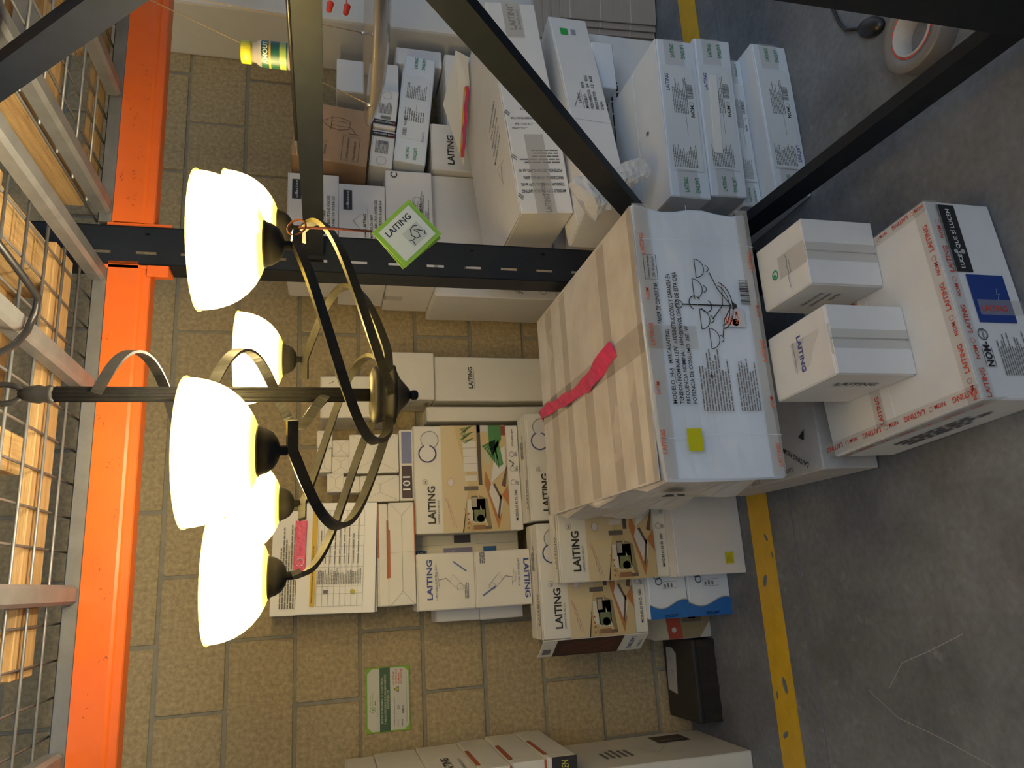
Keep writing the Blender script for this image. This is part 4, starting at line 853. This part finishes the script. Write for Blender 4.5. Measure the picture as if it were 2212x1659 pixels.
# hanging glass dish
gd=empty('glass_dish_lamp',(1.32,-1.03,1.128)); tag(gd,'hanging shallow glass dish lamp cut by the top of the photo','lamp')
link('dish', lathe_me([(0,-.040),(.08,-.038),(.16,-.030),(.22,-.016),(.248,-.002),(.256,.006),(.252,.011),(.22,.009),(.12,.003),(0,-.001)],64), nmat('smoked_glass',(.28,.235,.19),.18,coat=.5), gd)
for a in (180,60,300):
    q=(.251*math.cos(R(a)),.251*math.sin(R(a)),.009); link('wire', tube_me([q,(.004*math.cos(R(a)),.004*math.sin(R(a)),.56)],.0011,6), string, gd)
    link('clip', lathe_me([(0,.010),(.004,.008),(.005,0),(.004,-.006),(0,-.007)],10), steel, gd).location=q
for q in ((-.002,-.02,.098),(-.004,-.02,.060)):
    wn=link('wire_nut', lathe_me([(0,.0),(.008,.0),(.0065,.022),(.003,.026),(0,.026)],8,False), redp, gd); wn.location=q; wn.rotation_euler=(0,R(-80),0)
    link('lead', tube_me([q,(q[0]+.03,q[1],q[2]+.005),(q[0]+.05,q[1]+.02,.0)],.0016,6), redp, gd)
# sign on the wall
sg=link('wall_sign', box_me(-.0955,.0955,-.0015,.0015,-.0685,.0685,.0005), nmat('sign_green',(.20,.40,.02),.45)); sg.location=(-.345,-.004,1.0355); tag(sg,'small green and white pest control sign fixed to the block wall','sign')
p=Print(((-.0955,-.0016,-.0685),(1,0,0),(0,0,1),(0,-1,0))); SW=(.56,.55,.46); DG=(.045,.10,.05)
p.poly([(.018,.004),(.173,.004),(.187,.018),(.187,.119),(.173,.133),(.018,.133),(.004,.119),(.004,.018)],SW); p.up()
p.rect(.002,.062,.189,.095,DG).up()
p.text('ESTACIÓN PARA EL CONTROL',.026,.0845,.0092,(.42,.46,.30),0,.015,width=.135).text('Y MONITOREO DE ORGANISMOS',.022,.0745,.0092,(.42,.46,.30),0,.015,width=.147).text('RASTREROS',.066,.0652,.0092,(.42,.46,.30),0,.015,width=.056)
p.ring(.068,.117,.0085,.0022,(.22,.36,.10),6).disc(.068,.117,.0032,(.22,.36,.10)).para(.080,.126,.045,.014,2,(.40,.45,.22),seed=3).para(.080,.110,.02,.003,1,BLACK).para(.046,.1035,.095,.003,1,GREY)
p.text('NO RETIRAR',.136,.0485,.0068,RED,0,.02,width=.040).text('NO PERFORAR',.136,.0405,.0068,RED,0,.02,width=.047).text('NO MOJAR',.136,.0325,.0068,RED,0,.02,width=.036).text('NO OBSTRUIR',.136,.0245,.0068,RED,0,.02,width=.047)
p.poly([(.113,.035),(.132,.035),(.1225,.052)],BLACK); p.up(); p.poly([(.1155,.0365),(.1295,.0365),(.1225,.049)],(.50,.42,.03))
p.text('Tiempo de residencia de gran',.014,.0485,.0052,GREY,width=.086).para(.014,.040,.03,.004,1,GREY).text('CH',.062,.034,.0095,BLACK).para(.014,.026,.03,.004,1,GREY).text('0851',.050,.0195,.0095,BLACK,width=.022).para(.022,.0135,.145,.005,2,(.35,.37,.25)); p.build('printed_label',sg)
# black bait station on the floor at the wall
tr=empty('bait_station',(-.355,-.115,0)); tag(tr,'black plastic bait station with white label on the floor by the wall','trap')
bm=bmesh.new()
xs=[-.125+.25*i/12 for i in range(13)]
for i in range(12):
    wv=lambda k:.003*math.sin(k*2.1)
    a,b=xs[i],xs[i+1]
    v=[bm.verts.new(q) for q in ((a,-.098+wv(i),.0),(b,-.098+wv(i+1),.0),(b,-.090,.060),(a,-.090,.060),(b,.10,.072),(a,.10,.072),(b,.10,0),(a,.10,0))]
    bm.faces.new((v[0],v[1],v[2],v[3])); bm.faces.new((v[3],v[2],v[4],v[5])); bm.faces.new((v[5],v[4],v[6],v[7]))
    if i==0: bm.faces.new((v[0],v[3],v[5],v[7]))
    if i==11: bm.faces.new((v[1],v[6],v[4],v[2]))
bmesh.ops.remove_doubles(bm,verts=bm.verts[:],dist=1e-5); bmesh.ops.recalc_face_normals(bm, faces=bm.faces[:])
link('base', me_from(bm), blackmatt, tr)
lid=link('lid', box_me(-.127,.127,-.094,.103,.0,.018,.006,2), nmat('trap_lid',(.020,.020,.020),.55), tr); lid.location=(0,0,.0655); lid.rotation_euler=(R(3.5),0,0)
p=Print(((-.127,-.094,.0182),(1,0,0),(0,1,0),(0,0,1))); p.poly([(.075,.125),(.205,.110),(.222,.135),(.222,.175),(.085,.185)],(.38,.37,.36)); p.up(); p.line([(.14,.145),(.15,.150)],.003,GREY).line([(.18,.150),(.19,.152)],.003,GREY).disc(.237,.130,.006,(.005,.005,.005)); p.build('printed_label',lid)
# stack at the left edge
GB=Carton(-.765,-.362,0,.46,.34,.555,'big white carton on the floor at the left edge under the small stack', cream, flap='y')
p=GB.face('R'); p.rect(.21,.09,.30,.20,(.03,.03,.03)).up().text('LUCES QUE SÍ LUCEN',.245,.10,.018,(.35,.35,.33),90,.01,width=.09).up().line([(.10,.25),(.20,.30),(.20,.18)],.0015,GREY,True).para(.10,.42,.10,.10,5,GREY,seed=3); p.build('printed_label',GB.o)
p=GB.face('F'); p.text('LAITING',.42,.14,.02,BLUE,90,.02); p.build('printed_label',GB.o)
gz=[(.5555,.085),(.641,.098),(.7395,.090),(.830,.126),(.9565,.126),(1.083,.087)]
gl=['bottom carton of the left-edge stack with black brand strip on its front','second carton from below in the left-edge stack, red-brown edge','third carton from below in the left-edge stack, red-brown edge','fourth carton from below in the left-edge stack, brand name on its end','fifth carton from below in the left-edge stack','topmost carton of the left-edge stack']
for i,((z,h),lb) in enumerate(zip(gz,gl)):
    c=Carton(-.63-.004*i,-.40+.008*(i%2),z,.30,.38-.02*(i%2),h,lb,cream,yaw=R(-.6*(i%2)),flap='x',group='cartons stacked at the left edge'); dd=c.d
    p=c.face('R'); p.line([(.01,h*.25),(.06,h*.85)],.0007,GREY).line([(dd-.01,h*.25),(dd-.06,h*.85)],.0007,GREY)
    if i==3: p.text('LAITING',.02,h*.45,.034,BLACK,0,.02,width=.15); p.build('printed_label',c.o); p=c.face('R'); p.text('LAITING S.A. DE C.V.',.03,h*.2,.012,GREY,width=.12)
    if i in (0,1,2): p.rect(.04,h*.86,dd*.6,h,(.38,.09,.035))
    p.build('printed_label',c.o)
    p=c.face('F')
    if i==0: p.rect(.12,.0,.30,h*.85,BLACK).up().text('LUCES QUE SÍ LUCEN',.14,h*.3,.028,(.55,.50,.10),0,.01,width=.15)
    elif i in (1,2): p.rect(.20,.0,.30,.006,(.38,.09,.035))
    p.build('printed_label',c.o)
# things on the floor at upper right
cb=empty('floor_plug',(1.19,-1.335,0)); tag(cb,'black oval switch with trailing cord on the floor by the rack post','switch')
bd=link('switch_body', lathe_me([(0,.022),(.012,.021),(.022,.016),(.027,.008),(.027,0),(0,0)],24), black, cb); bd.scale=(1.55,.85,1); bd.rotation_euler=(0,0,R(55))
link('cord', tube_me([(.02,.03,.008),(.055,.075,.006),(.09,.09,.006),(.16,.105,.006),(.24,.135,.006),(.34,.20,.006)],.0042,8), black, cb)
rl=empty('tape_roll',(1.06,-1.47,0)); tag(rl,'round clear packing tape roll lying flat on the floor','roll')
link('tape_coil', lathe_me([(.052,0),(.082,0),(.083,.002),(.083,.043),(.082,.045),(.052,.045),(.052,0)],48), nmat('tape_coil',(.20,.185,.17),.3), rl)
link('core', lathe_me([(.0465,0),(.0515,0),(.0515,.046),(.0465,.046),(.0465,0)],40), greycard, rl)
link('red_ring', lathe_me([(.0525,.0455),(.055,.0455)],40), redp, rl)  # thin red ring on top of the coil
